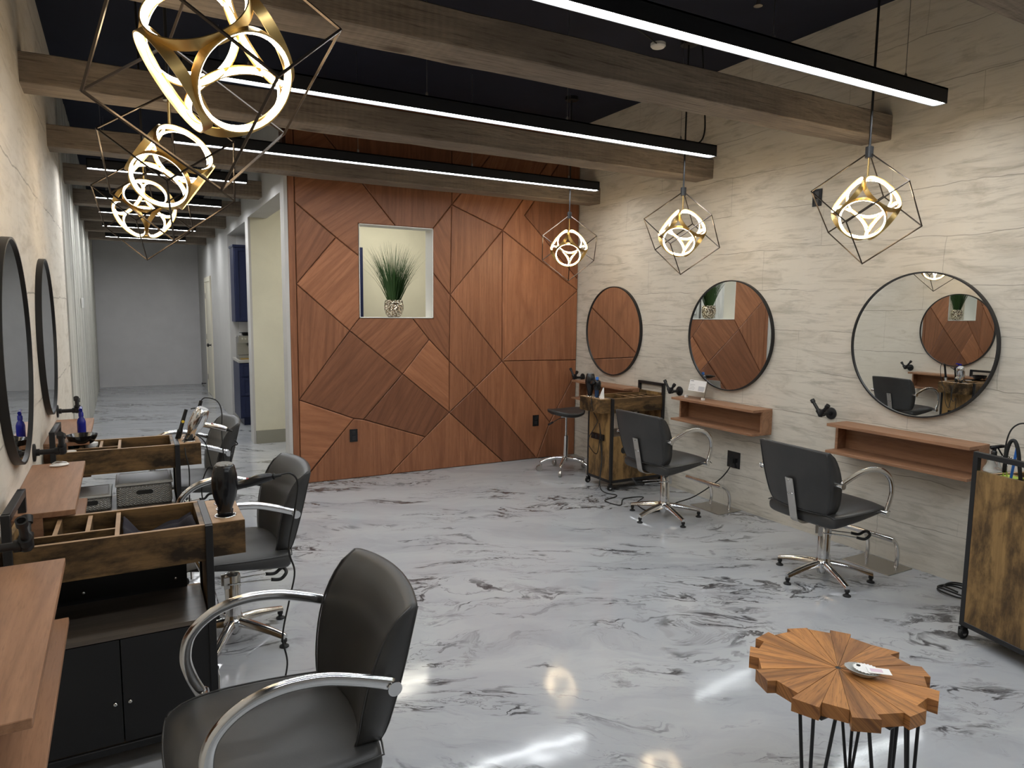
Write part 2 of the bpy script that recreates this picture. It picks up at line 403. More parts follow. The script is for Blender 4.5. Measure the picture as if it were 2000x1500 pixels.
PANELS = [([(1.26, 2.52), (1.26, 3.436), (2.177, 2.374), (1.825, 2.374), (1.825, 2.081), (1.616, 2.236)], 35, 0.35), ([(1.26, 2.52), (1.616, 2.236), (1.26, 1.809)], 60, 0.25), ([(1.616, 2.236), (1.825, 2.081), (1.825, 1.514), (1.73, 1.394), (1.26, 1.809)], 45, 0.6), ([(1.26, 1.809), (1.73, 1.394), (1.26, 0.774)], 85, 0.3), ([(1.73, 1.394), (2.239, 0.976), (1.85, 0.556), (1.757, 0.572), (1.26, 0.774)], 50, 0.1), ([(1.73, 1.394), (1.825, 1.514), (2.341, 1.514), (2.516, 1.305), (2.239, 0.976)], 40, 0.3), ([(2.341, 1.514), (2.555, 1.514), (2.555, 1.953), (2.739, 1.744), (2.729, 1.088), (2.516, 1.305)], 120, 0.2), ([(2.555, 2.374), (2.754, 2.619), (2.739, 1.744), (2.555, 1.953)], 115, 0.3), ([(1.26, 3.436), (1.26, 3.56), (2.754, 3.56), (2.754, 2.619), (2.555, 2.374), (2.177, 2.374)], 90, 0.15), ([(2.754, 2.619), (2.754, 3.56), (3.518, 3.56)], 60, 0.3), ([(2.754, 2.619), (3.518, 3.56), (4.148, 3.56), (3.318, 2.41)], 70, 0.45), ([(2.754, 2.619), (3.318, 2.41), (2.739, 1.744)], 90, 0.35), ([(2.739, 1.744), (3.318, 2.41), (3.327, 1.072)], 90, 0.45), ([(2.739, 1.744), (3.327, 1.072), (3.02, 0.812), (2.729, 1.088)], 90, 0.35), ([(2.516, 1.305), (2.729, 1.088), (2.73, 0.57), (2.239, 0.976)], 140, 0.65), ([(2.729, 1.088), (3.02, 0.812), (2.73, 0.57)], 90, 0.35), ([(2.239, 0.976), (2.73, 0.57), (2.47, 0.339), (1.85, 0.556)], 60, 0.0), ([(1.26, 0.774), (1.757, 0.572), (1.26, 0.01)], 170, 0.7), ([(1.757, 0.572), (1.85, 0.556), (2.47, 0.339), (2.103, 0.0), (1.26, 0.0)], 90, 0.4), ([(2.73, 0.57), (3.355, 0.0), (2.103, 0.0), (2.47, 0.339)], 90, 0.45), ([(2.73, 0.57), (3.02, 0.812), (3.765, 0.0), (3.355, 0.0)], 90, 0.05), ([(3.02, 0.812), (3.327, 1.072), (3.925, 0.387), (3.765, 0.0)], 90, 0.5), ([(3.327, 1.072), (4.255, 1.061), (4.255, 0.92), (3.925, 0.387)], 90, 0.45), ([(4.255, 0.92), (4.255, 0.0), (3.765, 0.0), (3.925, 0.387)], 90, 0.25), ([(3.327, 1.072), (4.255, 1.823), (4.255, 1.061)], 90, 0.45), ([(3.318, 2.41), (4.255, 1.823), (3.327, 1.072)], 90, 0.6), ([(3.318, 2.41), (4.148, 3.56), (4.255, 3.56), (4.255, 3.51), (3.575, 2.578), (4.255, 1.943), (4.255, 1.823)], 90, 0.65), ([(3.575, 2.578), (4.255, 3.51), (4.255, 1.943)], 90, 0.2),
          ([(XC+.026, 0), (1.26, 0), (1.26, 3.56), (XC+.026, 3.56)], 90, .35)]
b = NB(); uvl = b.loops.layers.uv.new('UVMap'); lay = b.loops.layers.float_color.new('tone')
def inset_poly(P, d):
    A = sum(P[i][0]*P[(i+1) % len(P)][1]-P[(i+1) % len(P)][0]*P[i][1] for i in range(len(P)))
    if A < 0: P = P[::-1]
    out = []; n = len(P)
    for i in range(n):
        p0, p1, p2 = V(P[i-1]), V(P[i]), V(P[(i+1) % n])
        e1 = (p1-p0).normalized(); e2 = (p2-p1).normalized()
        n1 = V((-e1.y, e1.x)); n2 = V((-e2.y, e2.x)); bis = n1+n2
        k = d/max(.25, (1+n1.dot(n2))/1)
        out.append(p1+bis*k)
    return out
for i, (P, ang, tone) in enumerate(PANELS):
    Q1 = inset_poly([V(p) for p in P], .003); Q0 = inset_poly([V(p) for p in P], .009)
    n = len(Q1); back = [b.verts.new((q.x, YW+.004, q.y)) for q in Q1]; mid = [b.verts.new((q.x, YW-.016, q.y)) for q in Q1]
    fr = [b.verts.new((q.x, YW-.021, q.y)) for q in Q0]
    fs = [b.faces.new(fr)]
    for k in range(n):
        j = (k+1) % n
        fs += [b.faces.new((mid[k], mid[j], fr[j], fr[k])), b.faces.new((back[k], back[j], mid[j], mid[k]))]
    ca, sa = math.cos(rad(ang)), math.sin(rad(ang))
    for f in fs:
        for l in f.loops:
            x, z = l.vert.co.x, l.vert.co.z
            l[uvl].uv = (ca*x+sa*z+i*3.7, -sa*x+ca*z+i*1.9); l[lay] = (tone*1.3, tone*1.3, tone*1.3, 1)
struct('wall_feature', b, M['panel'])

# corridor wall (plane x = XC) with two openings
H0, H1 = 8.39, 8.62       # hallway's far partition
K1 = 10.42                # kitchenette recess end
b = NB()
box(b, (XC, YW+TH, ZH), (XC+.2, K1, ZC))                       # header over both openings
box(b, (XC, K1, 0), (XC+.12, YB, ZC))
struct('wall_corridor', b, M['grey'])
b = NB(); box(b, (XC+.004, H0, 0), (XR+.1, H1, ZH+.6)); struct('wall_hall', b, M['cream'])
b = NB(); box(b, (XC-.004, H0-.002, 0), (XC+.02, H1, ZH)); struct('trim_3', b, M['grey'])
b = NB(); box(b, (XC+.02, H0-.016, 0), (XR, H0, .155)); struct('baseboard_hall', b, M['base'])
b = NB(); box(b, (XC+.2, YW+TH, 2.95), (XR, H0, 3.0)); struct('ceiling_hall', b, M['white'])
b = NB(); box(b, (XC, H1, ZH-.02), (2.4, K1, ZH)); struct('ceiling_kitchen', b, M['grey'])
b = NB(); box(b, (XC+.12, K1-.02, 0), (2.4, K1, ZH)); box(b, (2.4, H1, 0), (2.45, K1, ZH)); struct('wall_kitchen', b, M['backgrey'])

# corridor door with its frame
d = tag(thing('door_1', None, None, (XC, 13.45, 0)), kind='structure')
b = NB(); box(b, (-.012, -.46, 0), (.0, .46, 2.05)); obj('door_leaf', b, M['door'], d, bevel=.004)
b = NB(); box(b, (-.024, -.54, 0), (0, -.46, 2.13)); box(b, (-.024, .46, 0), (0, .54, 2.13)); box(b, (-.024, -.46, 2.05), (0, .46, 2.13)); obj('door_frame', b, M['door'], d)
b = NB(); lathe(b, [(.028, 0), (.028, .008), (.012, .012), (.012, .04), (.03, .05), (.032, .065), (.02, .078), (0, .08)], (-.012, -.38, .93), 16, (-1, 0, 0)); obj('door_knob', b, M['black'], d, smooth=True)
for z in (.3, 1.05, 1.8):
    b = NB(); box(b, (-.028, .44, z-.05), (-.012, .475, z+.05)); obj('hinge', b, M['steel'], d)
b = NB(); cyl(b, (XC, 14.6, .1), (XC-.07, 14.6, .1), .009); lathe(b, [(.02, 0), (.02, .012)], (XC-.07, 14.6, .1), 12, (-1, 0, 0))
tag(obj('door_stop', b, M['black']), 'small black door stop low on the grey corridor wall', 'door stop')

# beams
def beam(y, x1, lab):
    x0 = XL(y)-.05; b = NB(); n = 24
    # rough-hewn: slightly wandering edges
    rr = random.Random(int(y*100)); rings = []
    for i in range(n+1):
        x = x0+(x1-x0)*i/n; j = lambda: rr.uniform(-.003, .003)
        rings.append([b.verts.new((x-x0, a+j(), c+j())) for a, c in ((0, 0), (.21, 0), (.21, .155), (0, .155))])
    for A, B in zip(rings, rings[1:]):
        for k in range(4): b.faces.new((A[k], A[(k+1) % 4], B[(k+1) % 4], B[k]))
    b.faces.new(rings[0]); b.faces.new(rings[-1])
    o = obj('ceiling_beam', b, M['beam'], bevel=.005, seg=1); o.location = (x0, y, 2.705)
    tag(o, lab, 'beam', 'weathered wooden ceiling beams')
beam(1.25, XR+.02, 'weathered wooden beam nearest the camera, only its end at the top right corner')
beam(2.765, XR+.02, 'weathered beam crossing between the nearest long light strip and the second one')
beam(4.30, XR+.02, 'weathered beam between the second and third long light strips')
beam(5.88, XR+.02, 'weathered beam running along the top of the brown panelled wall')
for y, l in ((7.39, 'first short weathered beam over the corridor, just past the panelled wall'), (8.93, 'second short weathered beam over the corridor'), (10.45, 'third short weathered beam over the corridor, above the blue cabinets'),
             (11.97, 'fourth short weathered beam over the corridor'), (13.5, 'short weathered beam nearest the back wall of the corridor')):
    beam(y, XC+.02, l)

# light strips
def strip(y, x0, x1, lab, grp):
    t_ = thing('light_strip', lab, 'ceiling light', ((x0+x1)/2, y, 2.725), 0, grp); L = (x1-x0)/2
    b = NB()
    box(b, (-L, 0, 0), (-L+.006, .072, .078)); box(b, (L-.006, 0, 0), (L, .072, .078))
    box(b, (-L, 0, 0), (L, .005, .078)); box(b, (-L, .067, 0), (L, .072, .078)); box(b, (-L, 0, .07), (L, .072, .078))
    obj('housing', b, M['housing'], t_)
    b = NB(); box(b, (-L+.006, .005, .004), (L-.006, .067, .012)); obj('diffuser', b, M['led' if L > 1 else 'led2'], t_)
    nc = 4 if L > 1 else 2
    for k in range(nc):
        x = -L*.82+2*L*.82*k/(nc-1)
        b = NB(); cyl(b, (x, .036, .078), (x, .036, ZC-2.725), .0016, 6); lathe(b, [(.008, .078), (.008, .10), (.003, .11)], (x, .036, 0), 8); obj('hanging_wire', b, M['steel'], t_)
    return t_
SG = 'long linear lights over the salon'
strip(2.2, .25, 3.85, 'long black light strip nearest the camera, crossing the upper right', SG)
s2 = strip(3.75, .24, 3.74, 'second long black light strip, behind the nearest one', SG)
strip(5.345, .27, 3.86, 'third long black light strip, closest to the panelled wall', SG)
strip(.65, .25, 3.85, 'long black light strip overhead, out of the photo behind the nearest one', SG)
strip(-.9, .25, 3.85, 'long black light strip overhead behind the photographer', SG)
for y, l in ((6.73, 'first short light strip over the corridor, biggest of the short ones'), (8.48, 'second short light strip over the corridor'), (9.75, 'third short light strip over the corridor'),
             (11.4, 'fourth short light strip over the corridor'), (13.15, 'farthest short light strip, just in front of the last corridor beam')):
    strip(y, -.30-.012*(y-6.7), .945-.02*(y-6.7), l, 'short linear lights over the corridor')
b = NB(); tube(b, spline([(3.45, 3.79, 2.803), (3.6, 3.8, 2.81), (3.68, 3.82, 2.9), (3.70, 3.85, 3.1), (3.70, 3.9, ZC)]), .006, 8); tag(obj('power_cable', b, M['rubber']), 'black cable curving up from the right end of the second light strip', 'cable')

# ceiling small things
def on_ceiling(name, x, y, prof, m, lab, cat):
    b = NB(); lathe(b, [(r, -h) for r, h in prof], (x, y, ZC), 20); tag(obj(name, b, M[m], auto=40), lab, cat)
on_ceiling('smoke_detector', 3.45, 4.09, [(.055, 0), (.055, .02), (.045, .03), (0, .032)], 'whiteplastic', 'round white detector on the dark ceiling', 'detector')
for x, y, l in ((3.49, 3.2, 'tiny ceiling sprinkler head above the nearest light strip'), (2.95, 4.9, 'tiny ceiling sprinkler head above the second light strip')):
    b = NB(); cyl(b, (x, y, ZC), (x, y, ZC-.05), .012, 10); lathe(b, [(.028, -.05), (.028, -.055)], (x, y, ZC), 12); tag(obj('sprinkler_head', b, M['steel']), l, 'sprinkler', 'ceiling sprinkler heads')
b = NB(); tube(b, spline([(1.2, 3.4, ZC-.012), (1.9, 3.45, ZC-.03), (2.4, 3.75, ZC-.02), (2.9, 3.8, ZC-.05), (3.4, 4.05, ZC-.02)]), .005, 6); tag(obj('ceiling_cable', b, M['rubber']), 'thin cable sagging along the dark ceiling', 'cable')

# ------------------------------------------------------------------ pendants
def pendant(x, y, az, raz, lab):
    zc = 2.187; s = .352; h = s/math.sqrt(3); R_ = s*math.sqrt(2/3)
    t_ = thing('pendant_light', lab, 'pendant lamp', (x, y, zc), 0, 'wire cube pendant lamps')
    T = V((0, 0, 1.5*h)); B = V((0, 0, -1.5*h)); lo = []; hi = []
    for k in range(3):
        a = rad(az+120*k); lo.append(V((R_*math.cos(a), R_*math.sin(a), -.5*h)))
        a = rad(az+60+120*k); hi.append(V((R_*math.cos(a), R_*math.sin(a), .5*h)))
    b = NB()
    def bar(p, q):
        d = (q-p).normalized(); u, v = frame(d); w_ = .0032
        tube(b, [p, q], w_*1.25, 4)
    for k in range(3):
        bar(T, hi[k]); bar(B, lo[k]); bar(hi[k], lo[k]); bar(hi[k], lo[(k+1) % 3])
    for p in lo+hi+[B]: lathe(b, [(0, -.005), (.005, 0), (0, .005)], p, 6)
    obj('wire_cube', b, M['bronze'], t_)
    b = NB(); lathe(b, [(.021, -.03), (.021, .028), (.008, .034)], T, 20); obj('hub', b, M['black'], t_, auto=40)
    b = NB(); cyl(b, T+V((0, 0, .03)), V((0, 0, ZC-zc-.02)), .0065, 10); obj('rod', b, M['black'], t_, auto=40)
    b = NB(); lathe(b, [(.06, ZC-zc-.03), (.06, ZC-zc)], (0, 0, 0), 20); obj('canopy', b, M['black'], t_, auto=40)
    d = .122; b = NB(); cyl(b, T, V((0, 0, d*1.36)), .005, 10); lathe(b, [(.016, d*1.30), (.02, d*1.36), (.008, d*1.40)], (0, 0, 0), 12); obj('brass_stem', b, M['gold'], t_, auto=40)
    c_, s_ = math.sqrt(2/3), math.sqrt(1/3)
    for k in range(6):
        up = k >= 3; a = rad(raz+120*(k % 3)+(60 if up else 0))
        n = V((c_*math.cos(a), c_*math.sin(a), s_ if up else -s_)); u, v = frame(n)
        ro, ri, w_ = d*.985, d*.985-.0035, .0135; N = 56
        def P(i, r, q): ang = 2*PI*i/N; return n*(d-.006+q)+(u*math.cos(ang)+v*math.sin(ang))*r
        b = NB(); secs = [[b.verts.new(P(i, r, q)) for r, q in ((ro, -w_), (ro, w_), (ri, w_), (ri, -w_))] for i in range(N)]
        for i in range(N):
            A, B2 = secs[i], secs[(i+1) % N]
            for q in range(4): b.faces.new((A[q], A[(q+1) % 4], B2[(q+1) % 4], B2[q]))
        rg = obj('ring', b, M['gold'], t_, auto=40)
        b = NB(); secs = [[b.verts.new(P(i, r, q)) for r, q in ((ri, .0065), (ri-.005, .0065), (ri-.0085, .003), (ri-.0085, -.003), (ri-.005, -.0065), (ri, -.0065))] for i in range(N)]
        for i in range(N):
            A, B2 = secs[i], secs[(i+1) % N]
            for q in range(5): b.faces.new((A[q], A[q+1], B2[q+1], B2[q]))
        obj('led_tube', b, M['warm'], rg, smooth=True)
pendant(.196, 1.827, 48.2, 180, 'large-looking wire cube pendant nearest the camera at the top left')
pendant(.160, 3.318, 23.8, 240, 'wire cube pendant on the left, between the nearest and the farthest one')
pendant(.078, 4.794, 19.7, 212, 'farthest wire cube pendant of the left row, low in front of the corridor lights')
pendant(3.60, 2.46, 76.4, 206, 'wire cube pendant over the right side chair nearest the camera')
pendant(3.612, 3.942, 91.6, 216, 'middle wire cube pendant of the right row, above the middle round mirror')
pendant(3.615, 5.473, 118.9, 233, 'wire cube pendant hanging in front of the panelled wall corner')

# ------------------------------------------------------------------ mirrors, shelves, pipe hooks
def make_mirror():
    t_ = thing('round_mirror', None, 'mirror')
    b = NB(); R_ = .45; lathe(b, [(R_-.02, 0), (R_, 0), (R_, .03), (R_-.009, .03), (R_-.009, .02), (R_-.02, .02)], (0, 0, 0), 96, (-1, 0, 0)); obj('mirror_frame', b, M['black'], t_, auto=40)
    b = NB(); lathe(b, [(R_-.009, .004), (R_-.009, .021)], (0, 0, 0), 96, (-1, 0, 0)); obj('mirror_glass', b, M['mirror'], t_, auto=40)
    return t_
m0 = make_mirror(); m0.location = (XR, 2.483, 1.413); tag(m0, 'black-rimmed round mirror largest in view on the right wall, showing another mirror', 'mirror', 'round station mirrors')
copy_tree(m0, None, (XR, 4.04, 1.411), 0, 'middle round mirror of the right wall, reflecting the vase of grass')
copy_tree(m0, None, (XR, 5.59, 1.40), 0, 'round mirror on the right wall closest to the panelled wall')
LROT = PI+rad(1.117)
for y, l in ((3.33, 'round mirror on the left wall nearer the camera, cut by the photo edge'), (4.78, 'farther round mirror on the left wall, seen almost edge-on'), ):
    copy_tree(m0, None, (XL(y), y, 1.413), LROT, l)

def make_shelf():     # origin at the wall, mid-length, top surface z; projects to -x
    t_ = thing('wall_shelf', None, 'shelf'); D, H, L = .21, .20, .452
    b = NB(); box(b, (-D, -L, -.02), (-.001, L, 0)); obj('top_board', b, M['shelf'], t_, bevel=.0015, seg=1)
    b = NB(); box(b, (-D, -L, -H), (-.001, L, -H+.018)); obj('bottom_board', b, M['shelf'], t_, bevel=.0015, seg=1)
    for s in (-1, 1):
        b = NB(); box(b, (-.11, min(s*L, s*(L-.018)), -H+.018), (-.001, max(s*L, s*(L-.018)), -.02)); obj('side_board', b, M['shelf'], t_)
    b = NB(); box(b, (-.02, -L+.018, -H+.018), (-.001, L-.018, -.02)); obj('back_board', b, M['shelf'], t_)
    return t_
s0 = make_shelf(); s0.location = (XR, 2.497, .868); tag(s0, 'walnut wall shelf under the largest right side mirror', 'shelf', 'walnut station shelves')
copy_tree(s0, None, (XR, 4.025, .868), 0, 'walnut wall shelf under the middle right mirror, holding the acrylic sign')
copy_tree(s0, None, (XR, 5.58, .868), 0, 'walnut wall shelf beside the panelled wall, partly behind the right trolley')
for y, l in ((1.87, 'walnut shelf at the lower left edge, nearest the camera'), (3.33, 'second walnut shelf on the left wall, with a white clip lying on it'), (4.78, 'farthest walnut shelf on the left wall, behind the blue spray bottle')):
    copy_tree(s0, None, (XL(y), y, .862), LROT, l)

def make_hook():     # iron pipe dryer holder; origin on the wall; projects to -x
    t_ = thing('pipe_holder', None, 'pipe holder')
    b = NB(); lathe(b, [(.042, 0), (.042, .008), (.038, .010), (.017, .012), (.017, .026), (0, .026)], (0, 0, 0), 24, (-1, 0, 0)); obj('flange', b, M['black'], t_, auto=40)
    b = NB(); cyl(b, (-.02, 0, 0), (-.11, 0, 0), .0125, 14); obj('wall_pipe', b, M['black'], t_, auto=40)
    b = NB(); c = V((-.115, 0, 0)); lathe(b, [(0, -.02), (.012, -.018), (.019, -.008), (.019, .008), (.012, .018), (0, .02)], c, 16)
    cyl(b, c+V((.03, 0, 0)), c+V((.012, 0, 0)), .018, 14)
    for s in (-1, 1):
        d = V((0, s*.62, .78)); cyl(b, c, c+d*.035, .018, 14)
    obj('elbow_fitting', b, M['black'], t_, auto=40)
    for s, L in ((1, .12), (-1, .09)):
        d = V((0, s*.62, .78)).normalized(); b = NB(); cyl(b, c+d*.03, c+d*L, .011, 12); cyl(b, c+d*(L-.022), c+d*L, .0155, 14); obj('prong', b, M['black'], t_, auto=40)
    return t_
h0 = make_hook(); h0.location = (XR, 3.07, .905); tag(h0, 'black pipe holder beside the largest right side mirror', 'pipe holder', 'black iron pipe holders')
copy_tree(h0, None, (XR, 4.60, .895), 0, 'black pipe holder between the trolley handle and the acrylic sign')
copy_tree(h0, None, (XR, 6.12, .88), 0, 'black pipe holder in the corner next to the panelled wall')
for y, l in ((2.36, 'black pipe holder at the left edge over the nearest trolley'), (3.86, 'black pipe holder on the left wall below the nearer mirror'), (5.33, 'farthest black pipe holder on the left wall, over the shelf with the blue bottle')):
    copy_tree(h0, None, (XL(y), y, .905), LROT, l)

# ------------------------------------------------------------------ trolleys
def ov(v): return v
def make_trolley(back_sheet=False):
    t_ = thing('salon_trolley', None, 'trolley'); X, Y = .29, .17; p = .0125; ZT, ZS = .83, .49
    b = NB()
    for sx in (-1, 1):
        for sy in (-1, 1):
            box(b, (sx*X-p, sy*Y-p, .07), (sx*X+p, sy*Y+p, ZT if sx > 0 else .945))
    box(b, (-X-p, -Y, .92), (-X+p, Y, .945))
    for sy in (-1, 1): box(b, (-X, sy*Y-p, .07), (X, sy*Y+p, .095))
    for sx in (-1, 1): box(b, (sx*X-p, -Y, .07), (sx*X+p, Y, .095))
    box(b, (X-p, -Y, ZT-.025), (X+p, Y, ZT+.002))
    obj('metal_frame', b, M['black'], t_, bevel=.0015, seg=1)
    tray = obj('tray', (lambda b: (box(b, (-X+p, -Y-.002, .70), (X-p, -Y+.013, ZT)), box(b, (-X+p, Y-.013, .70), (X-p, Y+.002, ZT)), box(b, (-X+p, -Y+.013, .70), (-X+.028, Y-.013, ZT)), box(b, (X-.028, -Y+.013, .70), (X-p, Y-.013, ZT)), box(b, (-X+.028, -Y+.013, .70), (X-.028, Y-.013, .712)), b)[-1])(NB()), M['rusticx'], t_)
    e = .0012
    for ya, yb in ((-Y-.002, -Y+.013), (Y-.013, Y+.002)):
        b = NB(); box(b, (-X+p, ya, ZT), (X-p, yb, ZT+e)); obj('tray_edge', b, M['edge'], tray)
    for a, c in (((.0, -Y+.013), (.014, Y-.013)), ((-X+.028, -.055), (0, -.043)), ((-.09, -.043), (-.076, Y-.013)), ((-.185, -.043), (-.171, Y-.013))):
        b = NB(); box(b, (*a, .712), (*c, ZT-.006)); dv = obj('divider', b, M['rusticx'], t_)
        b = NB(); box(b, (*a, ZT-.006), (*c, ZT-.005)); obj('divider_edge', b, M['edge'], dv)
    # holder block for dryers on the +x end
    b = NB(); box(b, (X+p, -Y+.01, .705), (X+p+.11, Y-.01, ZT-.002)); bl = obj('dryer_block', b, M['rusticx'], t_)
    b = NB(); box(b, (X+p+.001, -Y+.011, ZT-.002), (X+p+.109, Y-.011, ZT)); obj('block_top', b, M['edge'], bl)
    for yy, r in ((-.085, .036), (.01, .022), (.09, .022)):
        b = NB(); tube(b, [(X+.065+r*math.cos(2*PI*k/24), yy+r*math.sin(2*PI*k/24), ZT+.002) for k in range(24)], .0028, 6, closed=True); obj('holder_ring', b, M['chrome'], bl, smooth=True)
        b = NB(); lathe(b, [(r-.003, .0), (r-.003, .0012)], (X+.065, yy, ZT), 24); obj('holder_hole', b, M['rubber'], bl)
    b = NB(); box(b, (X-.004, -Y+p, .095), (X+p-.002, Y-p, .705)); ep = obj('end_panel', b, M['rustic'], t_)
    b = NB(); box(b, (X+p-.002, -.10, .44), (X+p+.02, .08, .495)); ps = obj('power_strip', b, M['satin'], ep, bevel=.003)
    for yy in (-.07, -.02, .05):
        b = NB(); lathe(b, [(.017, .02), (.017, .0225), (.012, .0225)], (X+p, yy, .468), 16, (1, 0, 0)); obj('socket', b, M['black'], ps)
    b = NB(); box(b, (-X-p+.002, -Y+p, .095), (-X+.004, Y-p, .856)); obj('handle_end_panel', b, M['rustic'], t_)
    b = NB(); box(b, (-X+p, Y-.002, .095), (X-p, Y+p-.002, ZS)); bp = obj('back_panel', b, M['rustic'], t_)
    b = NB(); lathe(b, [(.03, .0), (.03, .003)], (.16, Y+p-.003, .36), 24, (0, 1, 0)); obj('cable_hole', b, M['rubber'], bp)
    b = NB(); box(b, (-X+p, -Y-.006, ZS-.016), (X-p, Y-.002, ZS)); obj('middle_shelf', b, M['darkshelf'], t_)
    b = NB(); box(b, (-X+p, -Y, .095), (X-p, Y-.004, .108)); obj('bottom_board', b, M['rusticx'], t_)
    for s in (-1, 1):
        b = NB(); box(b, (min(s*.002, s*(X-p)), -Y-.006, .10), (max(s*.002, s*(X-p)), -Y+.008, ZS-.02)); dr = obj('door', b, M['black'], t_)
        b = NB(); lathe(b, [(.004, 0), (.004, .008), (.007, .012), (.006, .017), (0, .018)], (s*.022, -Y-.006, .25), 12, (0, -1, 0)); obj('door_knob', b, M['chrome'], dr, smooth=True)
    for sx in (-1, 1):
        for sy in (-1, 1):
            x, y = sx*X, sy*Y; cs = NB(); lathe(cs, [(.009, .055), (.009, .072), (.018, .072)], (x, y, 0), 12)
            box(cs, (x-.014, y-.013, .03), (x+.018, y-.009, .058)); box(cs, (x-.014, y+.009, .03), (x+.018, y+.013, .058)); box(cs, (x-.014, y-.013, .054), (x+.018, y+.013, .06))
            c_ = obj('caster', cs, M['black'], t_)
            b = NB(); lathe(b, [(.026, -.008), (.028, -.005), (.028, .005), (.026, .008)], (x+.006, y, .028), 20, (0, 1, 0)); obj('caster_wheel', b, M['rubber'], c_, auto=40)
            b = NB(); lathe(b, [(.012, -.0095), (.012, .0095)], (x+.006, y, .028), 14, (0, 1, 0)); obj('wheel_hub', b, M['chrome'], c_, auto=40)
    if back_sheet:
        b = NB(); box(b, (-X+p, Y-.004, ZS), (X-.06, Y+.004, .70)); obj('back_sheet', b, M['black'], t_)
        b = NB()
        for x in (-.12, .19): lathe(b, [(.006, 0), (.005, .003), (0, .004)], (x, Y-.004, .53), 10, (0, -1, 0))
        obj('screw', b, M['chrome'], t_)
    return t_
TG = 'rustic wood salon trolleys'
TA = (-.093, 2.75); TL2 = (-.115, 4.37); TB = (3.955, 4.97); TCc = (3.784, 1.519)
ta = make_trolley(True); ta.location = (*TA, 0); tag(ta, 'rustic trolley at lower left holding a black hair dryer and a dark towel', 'trolley', TG)
t0 = make_trolley(); t0.location = (*TL2, 0); tag(t0, 'rustic trolley on the left behind the near one, holding the chrome hair dryer', 'trolley', TG)
copy_tree(t0, None, (*TB, 0), PI, 'rustic trolley against the right wall beside the stool, holding two dryers')
copy_tree(t0, None, (*TCc, 0), rad(-13), 'rustic trolley cut by the right photo edge, its tall side toward the camera')

